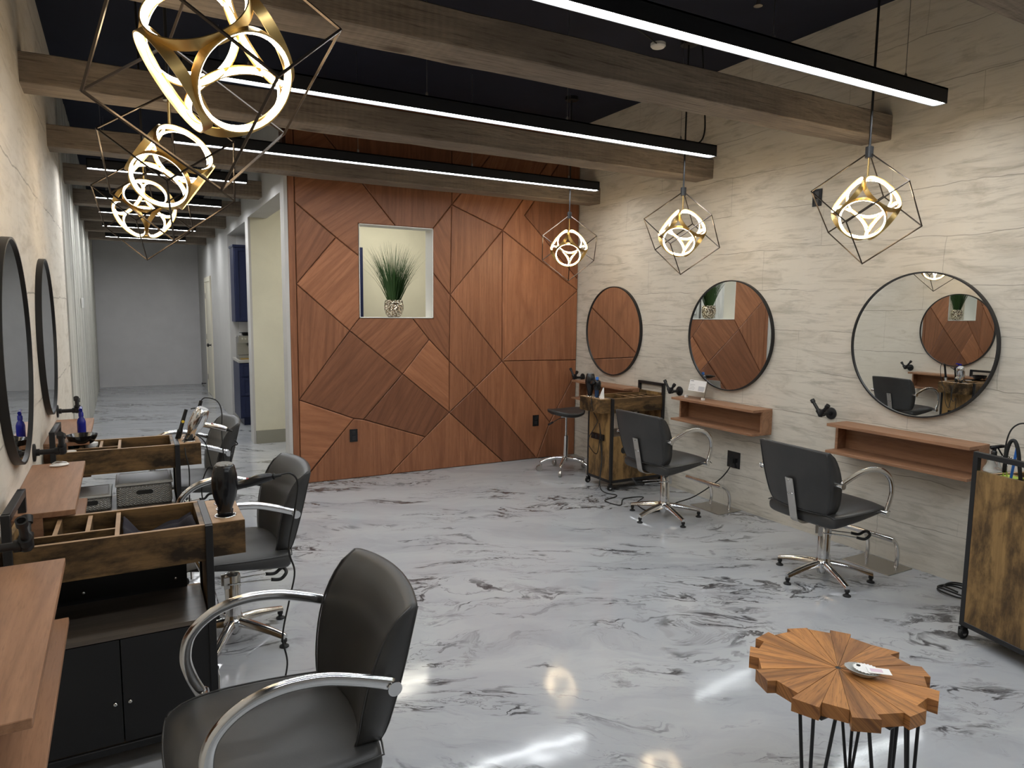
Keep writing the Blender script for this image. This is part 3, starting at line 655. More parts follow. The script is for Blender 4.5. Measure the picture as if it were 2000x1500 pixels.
# ------------------------------------------------------------------ salon chairs
def make_chair():      # sitter looks toward +x; origin on the floor under the column
    t_ = thing('salon_chair', None, 'chair')
    # seat: grid outline -> rounded cushion, thick at the back, thin at the front
    b = NB(); NX, NY = 14, 14; top = []; bot = []
    def outline(u, v):     # u,v in [-1,1] -> squircle
        k = .30; x = u*math.sqrt(1-k*v*v*.55); y = v*math.sqrt(1-k*u*u*.55); return x, y
    for i in range(NX+1):
        rt_, rb = [], []
        for j in range(NY+1):
            u, v = -1+2*i/NX, -1+2*j/NY; x, y = outline(u, v); X = .012+x*.262; Yy = y*.262
            zt = .488+.012*u+.010*(1-v*v)*(1-u*u)-.020*max(0, u)**4+.012*max(0, -u-.6)**1*0
            zt -= .018*(abs(v)**6)+.014*max(0, u)**8
            zb = .384+.036*(u+1)
            if u > .9 or u < -.9 or abs(v) > .9: zb += .012
            rt_.append(b.verts.new((X, Yy, zt))); rb.append(b.verts.new((X*.985, Yy*.985, zb)))
        top.append(rt_); bot.append(rb)
    for i in range(NX):
        for j in range(NY):
            b.faces.new((top[i][j], top[i+1][j], top[i+1][j+1], top[i][j+1])); b.faces.new((bot[i][j], bot[i][j+1], bot[i+1][j+1], bot[i+1][j]))
    edge = [(i, 0) for i in range(NX)]+[(NX, j) for j in range(NY)]+[(i, NY) for i in range(NX, 0, -1)]+[(0, j) for j in range(NY, 0, -1)]
    for k in range(len(edge)):
        (i, j), (i2, j2) = edge[k], edge[(k+1) % len(edge)]
        b.faces.new((top[i][j], bot[i][j], bot[i2][j2], top[i2][j2]))
    pipe_pts = [top[i][j].co.copy()+V((0, 0, .001)) for i, j in edge]
    seat = obj('seat', b, M['leather'], t_, smooth=True, sub=1)
    b = NB(); tube(b, [p+V((-p.x*.012, -p.y*.012, 0)) for p in pipe_pts], .0028, 6, closed=True); obj('piping', b, M['leather'], seat, smooth=True)
    # backrest
    b = NB(); NU, NV = 14, 12; fr, bk = [], []
    for i in range(NV+1):
        v = i/NV; z = .470+.375*v; hw = .212+.034*math.sin(min(1, v/.7)*PI/2)
        if v < .12: hw -= .018*(1-v/.12)
        xb = -.268-.088*v; th = .014+.066*math.sin(PI*(1-v)**.62*.80)**1.0+.012*(1-v)
        a_, c_ = [], []
        for j in range(NU+1):
            u = -1+2*j/NU; cur = .042*u*u
            zz = z+.010*(1-u*u)*v
            a_.append(b.verts.new((xb+th+cur, u*hw, zz))); c_.append(b.verts.new((xb+cur*.9, u*hw*.985, zz-.003)))
        fr.append(a_); bk.append(c_)
    for i in range(NV):
        for j in range(NU):
            b.faces.new((fr[i][j], fr[i][j+1], fr[i+1][j+1], fr[i+1][j])); b.faces.new((bk[i][j], bk[i+1][j], bk[i+1][j+1], bk[i][j+1]))
    edge = [(0, j) for j in range(NU)]+[(i, NU) for i in range(NV)]+[(NV, j) for j in range(NU, 0, -1)]+[(i, 0) for i in range(NV, 0, -1)]
    for k in range(len(edge)):
        (i, j), (i2, j2) = edge[k], edge[(k+1) % len(edge)]
        b.faces.new((fr[i][j], fr[i2][j2], bk[i2][j2], bk[i][j]))
    pl = [fr[i][0].co.copy() for i in range(NV, -1, -1)]+[fr[0][j].co.copy() for j in range(1, NU)]+[fr[i][NU].co.copy() for i in range(NV+1)]; pl2 = [bk[i][0].co.copy() for i in range(NV, -1, -1)]+[bk[0][j].co.copy() for j in range(1, NU)]+[bk[i][NU].co.copy() for i in range(NV+1)]
    bx = bk[2][NU//2].co.x; bx2 = bk[6][NU//2].co.x
    # crease the rims so that the side reads as a separate welt
    cl = b.edges.layers.float.new('crease_edge')
    b.edges.ensure_lookup_table()
    vs_ = {id(fr[i][j]) for i, j in edge} | {id(bk[i][j]) for i, j in edge}
    for e in b.edges:
        if all(id(v) in vs_ for v in e.verts): e[cl] = .45
    back = obj('backrest', b, M['leather'], t_, smooth=True, sub=1)
    for q in (pl, pl2):
        b = NB(); c0 = sum(q, V())/len(q); tube(b, [p+(c0-p)*.014 for p in q], .0026, 6); obj('piping', b, M['leather'], back, smooth=True)
    # steel bracket up the back
    b = NB(); path = spline([(.02, 0, .378), (-.15, 0, .376), (-.225, 0, .380), (-.262, 0, .402), (-.274, 0, .44), (-.288, 0, .50), (-.312, 0, .60), (-.326, 0, .655)], 5)
    A = []
    for i, p in enumerate(path):
        d = (path[min(i+1, len(path)-1)]-path[max(i-1, 0)]).normalized(); nn = V((d.z, 0, -d.x))
        A.append([b.verts.new(p+V((0, s*.027, 0))+nn*q) for s, q in ((-1, -.0025), (1, -.0025), (1, .0025), (-1, .0025))])
    for P, Q in zip(A, A[1:]):
        for k in range(4): b.faces.new((P[k], P[(k+1) % 4], Q[(k+1) % 4], Q[k]))
    b.faces.new(A[0]); b.faces.new(A[-1]); br = obj('back_bracket', b, M['steel'], t_)
    b = NB()
    for y, z, xx in ((0, .640, -.325), (-.013, .56, -.306), (.013, .56, -.306)): lathe(b, [(.006, 0), (.006, .003), (0, .006)], (xx, y, z), 10, (-1, 0, 0))
    obj('bolt', b, M['chrome'], br, smooth=True)
    # arms
    for s in (-1, 1):
        Y_ = s*.275
        pts = spline([(-.235, Y_, .668), (-.15, Y_, .700), (-.06, Y_, .726), (.035, Y_, .730), (.12, Y_, .706), (.178, Y_, .655), (.195, Y_, .59), (.183, Y_, .53), (.158, Y_, .470)], 7)
        b = NB(); tube(b, pts, .0115, 12, flat=1.45); arm = obj('armrest', b, M['chrome'], t_, smooth=True)
        b = NB(); cyl(b, (-.236, s*.215, .662), (-.236, s*.292, .662), .0145, 16); lathe(b, [(.0185, 0), (.0185, .005)], (-.236, s*.289, .662), 16, (0, s, 0)); obj('arm_joint', b, M['chrome'], arm, auto=40)
        b = NB(); cyl(b, (.150, s*.225, .462), (.150, s*.292, .462), .013, 16); lathe(b, [(.017, 0), (.017, .005)], (.150, s*.289, .462), 16, (0, s, 0)); obj('arm_joint', b, M['chrome'], arm, auto=40)
    # column
    b = NB(); lathe(b, [(.012, .30), (.012, .40)], (0, 0, 0), 18); lathe(b, [(.06, .392), (.06, .402)], (0, 0, 0), 4); obj('piston', b, M['steel'], t_, auto=40)
    b = NB(); lathe(b, [(.036, .09), (.036, .325), (.030, .333), (.013, .336)], (0, 0, 0), 28); lathe(b, [(.030, .045), (.030, .06)], (0, 0, 0), 20); obj('pump_column', b, M['chrome'], t_, auto=40)
    b = NB(); lathe(b, [(.028, .035), (.05, .085), (.052, .10), (.040, .112), (.037, .13)], (0, 0, 0), 28); obj('base_hub', b, M['chrome'], t_, auto=50)
    b = NB(); box(b, (-.045, -.03, .27), (.03, -.02, .325)); box(b, (-.045, .02, .27), (.03, .03, .325)); obj('pump_bracket', b, M['steel'], t_)
    b = NB(); tube(b, spline([(-.03, -.032, .29), (.06, -.036, .285), (.16, -.042, .275), (.20, -.045, .268)], 4), .0045, 8); tube(b, spline([(-.03, .032, .29), (.06, .036, .285), (.16, .042, .275), (.20, .045, .268)], 4), .0045, 8); lv = obj('pump_lever', b, M['chrome'], t_, smooth=True)
    b = NB(); tube(b, spline([(.17, -.043, .275), (.215, -.045, .268), (.245, -.038, .29), (.25, 0, .30), (.245, .038, .29), (.215, .045, .268), (.17, .043, .275)], 5), .0085, 10); obj('lever_grip', b, M['rubber'], lv, smooth=True)
    # five star base
    for k in range(5):
        a = 2*PI*k/5; d = V((math.cos(a), math.sin(a), 0)); n_ = V((-d.y, d.x, 0)); b = NB(); sec = []
        for i in range(9):
            q = i/8; r = .03+.25*q; z = .095-.042*q**1.6; hw = .024-.007*q; hh = .030-.014*q
            sec.append([b.verts.new(d*r+n_*sx*hw+V((0, 0, z+sz))) for sx, sz in ((-1, -hh*.6), (1, -hh*.6), (.8, hh*.35), (.45, hh*.62), (-.45, hh*.62), (-.8, hh*.35))])
        for P, Q in zip(sec, sec[1:]):
            for j in range(6): b.faces.new((P[j], P[(j+1) % 6], Q[(j+1) % 6], Q[j]))
        b.faces.new(sec[0]); b.faces.new(sec[-1]); leg = obj('base_leg', b, M['chrome'], t_, auto=60)
        b = NB(); lathe(b, [(.022, 0), (.022, .006), (.010, .014), (.010, .024), (.014, .026), (.014, .038), (.006, .046)], d*.272, 16); obj('foot_glide', b, M['rubber'], leg, auto=40)
    return t_
CG = 'black leather salon chairs'
c0 = make_chair(); c0.location = (3.60, 2.59, 0); c0.rotation_euler = (0, 0, rad(-3)); tag(c0, 'black salon chair on the right facing the largest round mirror, back to the camera', 'chair', CG)
def turn_base(ch, legs, lever):      # the base and its pump lever swivel under the seat
    for p in ch.children:
        n = p.name.split('.')[0]
        if n == 'base_leg': p.rotation_euler = (0, 0, rad(legs)-ch.rotation_euler.z)
        if n in ('pump_lever', 'pump_bracket'): p.rotation_euler = (0, 0, rad(lever)-ch.rotation_euler.z)
turn_base(c0, 29.5, -35)
for x, y, rz, l, lg, lv in ((3.575, 3.985, 3, 'black salon chair on the right facing the middle mirror, in front of the trolley', 43.5, 150),
                            (.285, 1.825, 181, 'black salon chair in the bottom left foreground, largest in view', 10, 20),
                            (.355, 3.40, 183, 'second black salon chair on the left, behind the near trolley and hair dryer', 29, 8),
                            (.235, 4.93, 184, 'farthest black salon chair on the left, behind the chrome hair dryer', 20, 40)):
    turn_base(copy_tree(c0, None, (x, y, 0), rad(rz), l), lg, lv)

# stool
st = thing('rolling_stool', 'low black round stool with chrome caster base beside the panelled wall', 'stool', (3.72, 5.62, 0))
b = NB(); n = 32; rings = []
for r, z in ((.02, .60), (.10, .602), (.155, .612), (.178, .622), (.186, .612), (.182, .592), (.15, .572), (.06, .56), (.01, .56)):
    rings.append([b.verts.new((r*math.cos(2*PI*k/n), r*1.05*math.sin(2*PI*k/n), z+.16*(.5*r*math.cos(4*PI*k/n))*r/.18)) for k in range(n)])
for A, B in zip(rings, rings[1:]):
    for k in range(n): b.faces.new((A[k], A[(k+1) % n], B[(k+1) % n], B[k]))
b.faces.new(rings[0]); b.faces.new(rings[-1]); obj('seat', b, M['leather'], st, smooth=True)
b = NB(); lathe(b, [(.012, .30), (.012, .56)], (0, 0, 0), 16); lathe(b, [(.06, .548), (.06, .562)], (0, 0, 0), 4); obj('piston', b, M['chrome'], st, auto=40)
b = NB(); lathe(b, [(.024, .10), (.024, .36), (.018, .365)], (0, 0, 0), 20); obj('column', b, M['chrome'], st, auto=40)
b = NB(); tube(b, spline([(0, 0, .54), (-.05, .03, .535), (-.13, .08, .48)], 4), .004, 8); tube(b, [(-.11, .068, .495), (-.15, .094, .465)], .01, 10); obj('lever', b, M['black'], st, smooth=True)
for k in range(5):
    a = 2*PI*k/5+rad(226); d = V((math.cos(a), math.sin(a), 0)); b = NB()
    tube(b, spline([d*.02+V((0, 0, .135)), d*.10+V((0, 0, .135)), d*.19+V((0, 0, .115)), d*.25+V((0, 0, .085))], 4), [.019]*6+[.016]*7, 10); lg = obj('base_leg', b, M['chrome'], st, smooth=True)
    b = NB(); lathe(b, [(.028, -.014), (.030, -.010), (.030, .010), (.028, .014)], d*.262+V((0, 0, .0305)), 16, (d.y, -d.x, 0)); cyl(b, d*.245+V((0, 0, .04)), d*.245+V((0, 0, .085)), .011); obj('caster', b, M['steel'], lg, auto=40)

# footrests
def footrest(x, y, lab):
    t_ = thing('footrest', lab, 'footrest', (x, y, 0), 0, 'chrome floor footrests')
    b = NB(); box(b, (-.125, -.16, 0), (.125, .16, .006)); obj('floor_plate', b, M['steel'], t_, bevel=.01)
    b = NB(); cyl(b, (-.14, -.185, .238), (-.14, .195, .238), .016, 18); obj('foot_bar', b, M['chrome'], t_, auto=40)
    for s in (-1, 1):
        b = NB(); tube(b, spline([(.045, s*.10, .004), (.055, s*.10, .08), (.03, s*.10, .16), (-.05, s*.10, .215), (-.14, s*.10, .238)], 5), .013, 12); obj('support_tube', b, M['chrome'], t_, smooth=True)
footrest(4.115, 3.975, 'chrome footrest on a floor plate below the middle right shelf')
footrest(4.115, 2.575, 'chrome footrest on a floor plate in front of the nearest right chair')

# ------------------------------------------------------------------ outlets, switch, thermostat
def outlet(p, n, lab, w_=.075, h=.12, sockets=True):
    n = V(n); t_ = thing('wall_outlet', lab, 'outlet', p, 0)
    s = V((-n.y, n.x, 0)); mm = Matrix(((s.x, n.x, 0, 0), (s.y, n.y, 0, 0), (0, 0, 1, 0), (0, 0, 0, 1)))
    b = NB(); box(b, (-w_/2, 0, -h/2), (w_/2, .006, h/2), M=mm); obj('cover_plate', b, M['satin'], t_, bevel=.002)
    for z in ((-.026, .026) if sockets else (0,)):
        b = NB(); box(b, (-.017, .006, z-.018), (.017, .009, z+.018), M=mm); obj('socket', b, M['black'], t_, bevel=.002)
outlet((1.751, YW-.021, .413), (0, -1, 0), 'black outlet low on the panelled wall, left one')
outlet((3.742, YW-.021, .418), (0, -1, 0), 'black outlet low on the panelled wall, right one')
outlet((XR, 3.284, 2.414), (-1, 0, 0), 'black outlet high on the right wall beside the pendant')
outlet((XR, 3.934, .40), (-1, 0, 0), 'square black outlet under the middle right shelf with a cable plugged in', .135, .135, False)
b = NB(); box(b, (0, -.055, -.06), (.022, .055, .06)); o = obj('thermostat', b, M['whiteplastic'], bevel=.006); o.location = (XL(9.45)+.012, 9.45, 1.63); tag(o, 'small white wall control on the whitewashed boards', 'thermostat')

# floor cables
b = NB(); tube(b, spline([(4.245, 3.93, .39), (4.20, 3.95, .30), (4.17, 4.03, .20), (4.06, 4.16, .06), (3.92, 4.22, .008), (3.75, 4.15, .006), (3.55, 4.12, .006), (3.60, 4.35, .006), (3.75, 4.45, .02), (3.60, 4.52, .006), (3.45, 4.38, .006), (3.42, 4.55, .006), (3.60, 4.62, .01), (3.52, 4.75, .05), (3.60, 4.85, .30), (3.645, 4.95, .44)], 8), .005, 8)
box(b, (4.225, 3.915, .375), (4.254, 3.945, .41)); tag(obj('power_cable', b, M['rubber'], auto=50), 'black cable looping across the floor behind the middle right chair to the trolley', 'cable')
b = NB(); pts = []
for i in range(60):
    a = i/60*2*PI*2.6; pts.append((4.08+(.085+.02*math.sin(i*.31))*math.cos(a), 2.05+(.10+.025*math.cos(i*.17))*math.sin(a), .007+.004*math.sin(i*.8)+.0006*i))
tube(b, spline(pts, 2), .005, 8); tag(obj('coiled_cable', b, M['rubber'], smooth=True), 'coil of black cable on the floor by the right edge trolley', 'cable')

# ------------------------------------------------------------------ side table
TW = [[(0.085, 0.253), (0.145, 0.228)], [(0.143, 0.216), (0.184, 0.163)], [(0.206, 0.179), (0.242, 0.126)], [(0.218, 0.111), (0.235, 0.044)], [(0.235, 0.043), (0.269, -0.029)], [(0.226, -0.029), (0.22, -0.097)], [(0.22, -0.097), (0.242, -0.119), (0.206, -0.167)], [(0.189, -0.158), (0.136, -0.198)], [(0.136, -0.198), (0.148, -0.227), (0.094, -0.255)], [(0.075, -0.233), (0.017, -0.24)], [(0.009, -0.267), (-0.056, -0.264)], [(-0.057, -0.243), (-0.123, -0.216)], [(-0.145, -0.233), (-0.205, -0.189)], [(-0.178, -0.165), (-0.214, -0.106)], [(-0.244, -0.113), (-0.271, -0.05)], [(-0.237, -0.036), (-0.235, 0.038)], [(-0.235, 0.038), (-0.259, 0.05), (-0.239, 0.11)], [(-0.217, 0.113), (-0.18, 0.152)], [(-0.168, 0.162), (-0.191, 0.182), (-0.146, 0.221)], [(-0.114, 0.208), (-0.076, 0.227)], [(-0.072, 0.258), (-0.005, 0.27)], [(0.006, 0.243), (0.065, 0.237)]]
TT = [.75, .55, .35, .5, .55, .3, .45, .35, .6, .95, .6, .65, .1, .5, .45, .6, .3, .95, .85, .7, .55, .8]
tb = thing('side_table', 'round side table of teak wedges with black hairpin legs, at the bottom right', 'table', (1.88, 1.276, 0))
b = NB(); uvl = b.loops.layers.uv.new('UVMap'); lay = b.loops.layers.float_color.new('tone')
for i, (wd, tn) in enumerate(zip(TW, TT)):
    pv = TW[i-1][-1]; nx = TW[(i+1) % len(TW)][0]
    def mid_ang(p, q): return math.atan2(p[1]/math.hypot(*p)+q[1]/math.hypot(*q), p[0]/math.hypot(*p)+q[0]/math.hypot(*q))
    a0, a1 = mid_ang(pv, wd[0]), mid_ang(wd[-1], nx)
    P = [(math.cos(a0)*math.hypot(*wd[0]), math.sin(a0)*math.hypot(*wd[0]))]+[q for q in wd[1:-1]]+[(math.cos(a1)*math.hypot(*wd[-1]), math.sin(a1)*math.hypot(*wd[-1]))]
    c1_, c0_ = (math.cos(a1)*.008, math.sin(a1)*.008), (math.cos(a0)*.008, math.sin(a0)*.008)
    poly = inset_poly([V(q) for q in [c0_]+P+[c1_]], .0006); dz = random.uniform(-.0008, .0008)
    n0 = len(b.faces); prism(b, [(q.x, q.y) for q in poly], .460, .5+dz); b.faces.ensure_lookup_table()
    am = math.atan2(P[0][1]+P[-1][1], P[0][0]+P[-1][0]); ca, sa = math.cos(am), math.sin(am)
    for f in b.faces[n0:]:
        side = abs(f.normal.z) < .5
        for l in f.loops:
            x, y, z = l.vert.co; l[uvl].uv = (ca*x+sa*y+i*2.3, -sa*x+ca*y+z*1.0+i*1.7); l[lay] = (tn, tn, tn, 1)
obj('table_top', b, M['teak'], tb)
b = NB(); lathe(b, [(.010, .46), (.010, .4995), (0, .5)], (0, 0, 0), 12); obj('centre_plug', b, M['rubber'], tb, auto=40)
for k, az in enumerate((200, 255, 305, 20)):
    a = rad(az); c = V((.19*math.cos(a), .19*math.sin(a), 0))
    foot = V((.215*math.cos(a), .215*math.sin(a), 0)); lg = NB()
    box(lg, (c.x-.05, c.y-.05, .456), (c.x+.05, c.y+.05, .460))
    for q in (-70, 0, 70):
        qd = rad(az+q*1.0); tp = c+V((.055*math.cos(qd)*1.0-.02*math.cos(a), .055*math.sin(qd)-.02*math.sin(a), .46))
        tube(lg, [tp, foot+V((.006*math.cos(qd), .006*math.sin(qd), .012))], .0052, 8)
    lathe(lg, [(.012, 0), (.012, .016), (.006, .02)], foot, 10)
    obj('hairpin_leg', lg, M['black'], tb, auto=50)
sh = thing('shell_dish', 'grey pearly shell dish near the middle of the teak table', 'dish', (1.905, 1.212, .5), rad(-62))
b = NB(); n = 28
rr = [(.0, .001), (.018, .001), (.03, .006), (.042, .018), (.045, .021), (.041, .021), (.028, .011), (.0, .006)]
R = []
for r, z in rr:
    if r == 0: R.append([b.verts.new((0, 0, z))]); continue
    R.append([b.verts.new((r*1.15*math.cos(2*PI*k/n)*(1+.02*math.sin(k*3)), r*.80*math.sin(2*PI*k/n), z)) for k in range(n)])
for A, B in zip(R, R[1:]):
    for k in range(n):
        k2 = (k+1) % n
        if len(A) == 1: b.faces.new((A[0], B[k], B[k2]))
        elif len(B) == 1: b.faces.new((A[k], A[k2], B[0]))
        else: b.faces.new((A[k], A[k2], B[k2], B[k]))
obj('bowl', b, M['shell'], sh, smooth=True)
cd = thing('scalloped_card', 'white scalloped tag lying on the shell dish', 'card', (1.912, 1.203, .523), rad(-62))
b = NB(); prism(b, [((.034+.0025*math.cos(k*PI*.5*2))*math.cos(2*PI*k/48)*1.1, (.030+.0025*math.cos(k*PI))*math.sin(2*PI*k/48)) for k in range(48)], 0, .0012); obj('card_face', b, M['paper'], cd)
b = NB(); lathe(b, [(.006, .0012), (.006, .003)], (-.024, .006, 0), 12); obj('hole_mark', b, M['rubber'], cd)
c2_ = thing('business_card', 'small white card with pale pink print on the shell dish', 'card', (1.925, 1.175, .5265), rad(-42))
b = NB(); box(b, (-.03, -.018, 0), (.034, .018, .001)); obj('card_face', b, M['paper'], c2_)
b = NB(); box(b, (-.022, -.009, .001), (.012, .010, .0013)); obj('print', b, M['pink'], c2_)

# ------------------------------------------------------------------ niche plant
vs = thing('potted_grass', 'tall dark green ornamental grass in a hammered silver pot in the wall opening', 'plant', (2.185, YW+.062, NZ0+.006))
b = NB(); lathe(b, [(.055, 0), (.075, .02), (.092, .07), (.094, .11), (.086, .155), (.080, .165), (.076, .16), (.076, .13), (0, .13)], (0, 0, 0), 40, flatten=.86); obj('pot', b, M['vase'], vs, auto=50)
b = NB()
for i in range(460):
    a = random.uniform(0, 2*PI); r0 = random.uniform(0, .045); lean = random.uniform(0, 1)**.8*.50; Lh = random.uniform(.34, .64)*(1-.22*(lean/.50)**2)
    bx_ = V((r0*math.cos(a)*1.1, r0*math.sin(a)*.8, .13)); dr = V((math.cos(a), math.sin(a)*.55, 0))
    if dr.y < 0 and bx_.y < 0: pass
    prev = None; wd = .0036; sd = V((-math.sin(a+.6), math.cos(a+.6), 0))
    bend = random.uniform(.0, .10)
    for k in range(6):
        q = k/5; p = bx_+dr*(lean*Lh*q+bend*q**3)+V((0, 0, Lh*q*(1-.06*q*q))); ww = wd*(1-q*.93)
        cur = (b.verts.new(p-sd*ww), b.verts.new(p+sd*ww))
        if prev: b.faces.new((prev[0], prev[1], cur[1], cur[0]))
        prev = cur
obj('grass_blades', b, M['leaf'], vs)
# hallway: navy tall cabinet seen through the opening, added fill lamp out of view
cb = thing('tall_cabinet', 'navy cabinet edge in the hallway seen through the left of the wall opening', 'cabinet', (2.26, H0-.13, 0))
b = NB(); box(b, (-.19, -.1, .0), (.17, .11, 2.33)); obj('body', b, M['navy'], cb)
b = NB(); box(b, (-.17, -.112, .08), (.15, -.1, 2.29)); obj('cabinet_door', b, M['navy'], cb, bevel=.003)
hl = thing('hall_fill_light', 'unseen flat light added to brighten the hallway behind the panelled wall', 'ceiling light', (2.6, 7.35, 2.95))
b = NB(); box(b, (-.62, -.32, -.03), (.62, .32, 0)); obj('lamp_frame', b, M['white'], hl)
b = NB(); box(b, (-.6, -.3, -.034), (.6, .3, -.03)); obj('diffuser', b, M['hall'], hl)
M['hall'].node_tree.nodes['Principled BSDF'].inputs['Emission Strength'].default_value = HALL/10

# ------------------------------------------------------------------ kitchenette
def shaker(parent, x0, x1, z0, z1, y, handle=None):
    b = NB(); box(b, (x0, y-.012, z0), (x1, y, z1)); f = .045 if z1-z0 > .2 else .03
    dr = obj('drawer' if handle else 'cabinet_door', b, M['navy'], parent)
    b = NB(); box(b, (x0, y-.02, z0), (x0+f, y-.012, z1)); box(b, (x1-f, y-.02, z0), (x1, y-.012, z1)); box(b, (x0+f, y-.02, z0), (x1-f, y-.012, z0+f)); box(b, (x0+f, y-.02, z1-f), (x1-f, y-.012, z1)); obj('rail_frame', b, M['navy'], dr, bevel=.002, seg=1)
    if handle:
        xm = (x0+x1)/2; zz = (z0+z1)/2; b = NB(); cyl(b, (xm-.09, y-.045, zz), (xm+.09, y-.045, zz), .004, 8)
        for s in (-1, 1): cyl(b, (xm+s*.075, y-.045, zz), (xm+s*.075, y-.018, zz), .003, 8)
        obj('handle', b, M['steel'], dr)
XK = XC+.025
kb = thing('base_cabinet', 'navy base cabinet with drawers under the coffee machine', 'cabinet', (0, 0, 0))
b = NB(); box(b, (XK, 9.75, .10), (2.35, K1-.03, .855)); box(b, (XK+.05, 9.81, 0), (2.35, K1-.03, .10)); obj('body', b, M['navy'], kb)
for z0, z1 in ((.12, .40), (.41, .66), (.67, .845)): shaker(kb, XK+.015, XK+.50, z0, z1, 9.75, True)
b = NB(); box(b, (XK-.01, 9.725, .857), (2.38, K1-.025, .895)); tag(obj('countertop', b, M['counter'], bevel=.003), 'grey stone worktop under the coffee machine', 'worktop')
ku = thing('wall_cabinet', 'navy wall cabinet hanging above the coffee machine', 'cabinet', (0, 0, 0))
b = NB(); box(b, (XK, 10.0, 1.40), (2.35, K1-.025, 2.41)); box(b, (XK-.012, 9.985, 2.41), (2.35, K1-.025, 2.44)); obj('body', b, M['navy'], ku)
shaker(ku, XK+.012, XK+.46, 1.41, 2.40, 10.0)
em = thing('espresso_machine', 'steel espresso machine on the kitchenette worktop', 'coffee machine', (1.36, 9.93, .897))
b = NB(); box(b, (-.16, -.12, 0), (.16, .14, .05)); box(b, (-.16, .03, .05), (.16, .14, .30)); box(b, (-.16, -.12, .22), (.16, .05, .32)); obj('body', b, M['steel'], em, bevel=.006)
b = NB(); cyl(b, (0, -.05, .22), (0, -.05, .19), .035, 20); cyl(b, (0, -.05, .19), (0, -.05, .175), .03, 20); cyl(b, (0, -.08, .185), (0, -.2, .18), .012, 12); obj('portafilter', b, M['black'], em, auto=40)
b = NB(); box(b, (-.14, -.14, .0), (.14, -.0, .02)); obj('drip_tray', b, M['gold'], em)
b = NB()
for x in (-.11, -.07, -.03, .06, .10): cyl(b, (x, -.12, .28), (x, -.13, .28), .012, 12)
cyl(b, (.0, -.12, .275), (.0, -.128, .275), .022, 16); obj('dial', b, M['chrome'], em, auto=40)
b = NB(); lathe(b, [(.05, 0), (.09, .035), (.085, .038), (.045, .006)], (1.32, 9.97, 1.219), 20); tag(obj('bowl', b, M['satin'], auto=40), 'black bowl on top of the espresso machine', 'bowl')

# ------------------------------------------------------------------ hair tools and small things
def dryer(name, lab, loc, M3, mshell, mface, cord=None, handle_mat=None, scale=1.0):
    """barrel along local +z (nozzle down), handle along local +x"""
    t_ = thing(name, lab, 'hair dryer', loc); t_.matrix_world = Matrix.Translation(loc) @ M3.to_4x4() @ Matrix.Scale(scale, 4)
    b = NB(); lathe(b, [(.020, -.02), (.026, .02), (.040, .06), (.046, .10), (.044, .14), (.036, .175), (.030, .182)], (0, 0, 0), 28); obj('barrel', b, mshell, t_, auto=50)
    b = NB(); lathe(b, [(.030, .1815), (.027, .186), (0, .187)], (0, 0, 0), 24); obj('rear_grille', b, mface, t_, auto=40)
    b = NB(); lathe(b, [(.024, -.055), (.026, -.02), (.028, .01)], (0, 0, 0), 20, flatten=.6); obj('nozzle', b, M['satin'], t_, auto=50)
    b = NB(); tube(b, spline([(.035, 0, .095), (.07, 0, .10), (.12, 0, .112), (.17, 0, .118)], 5), [.014, .014, .0135, .013, .013, .0135, .014, .015, .0155, .016, .016, .0155, .0145, .0135, .012, .010], 14, flat=1.2); h_ = obj('handle', b, handle_mat or mshell, t_, smooth=True)
    b = NB(); box(b, (.075, -.006, .115), (.095, .006, .121)); obj('switch', b, M['red'], h_, bevel=.002)
    b = NB(); tube(b, [(.168, 0, .118), (.20, 0, .12)], [.009, .005], 10); lathe(b, [(.013, 0), (.013, .004)], (.172, 0, .118), 12, (1, 0, .05)); obj('cord_sleeve', b, M['rubber'], h_, auto=50)
    if cord:
        inv = (Matrix.Translation(loc) @ M3.to_4x4() @ Matrix.Scale(scale, 4)).inverted()
        b = NB(); tube(b, [inv @ q for q in spline(cord, 8)], .0036/scale, 8); obj('cord', b, M['rubber'], t_, smooth=True)
    return t_
def basis(z, x):
    z = V(z).normalized(); x = V(x); x = (x-z*x.dot(z)).normalized(); y = z.cross(x); return Matrix((x, y, z)).transposed()
# A: black dryer standing nozzle down in the near trolley's block, handle toward the room
dryer('hair_dryer', 'glossy black hair dryer standing in the near left trolley, handle to the right', (TA[0]+.355, TA[1]-.085, .845), basis((0, -.05, 1), (1, -.02, .0)), M['satin'], M['basket'],
      [(.455, 2.66, .965), (.50, 2.66, .965), (.525, 2.665, .92), (.51, 2.67, .80), (.488, 2.68, .66), (.51, 2.69, .56), (.488, 2.70, .44), (.46, 2.70, .30), (.475, 2.70, .18), (.44, 2.68, .05), (.42, 2.62, .006)])
# L2: chrome dryer lying slanted, black one's iron behind
dryer('hair_dryer', 'chrome hair dryer on the farther left trolley', (TL2[0]+.365, TL2[1]-.06, .853), basis((.34, -.12, .75), (.75, -.15, -.62)), M['chrome'], M['palegrey'],
      [(.485, 4.275, .815), (.50, 4.28, .79), (.47, 4.29, .77), (.455, 4.29, .68), (.41, 4.29, .63), (.34, 4.30, .66), (.30, 4.32, .52), (.33, 4.33, .3), (.36, 4.35, .05)], scale=.98)
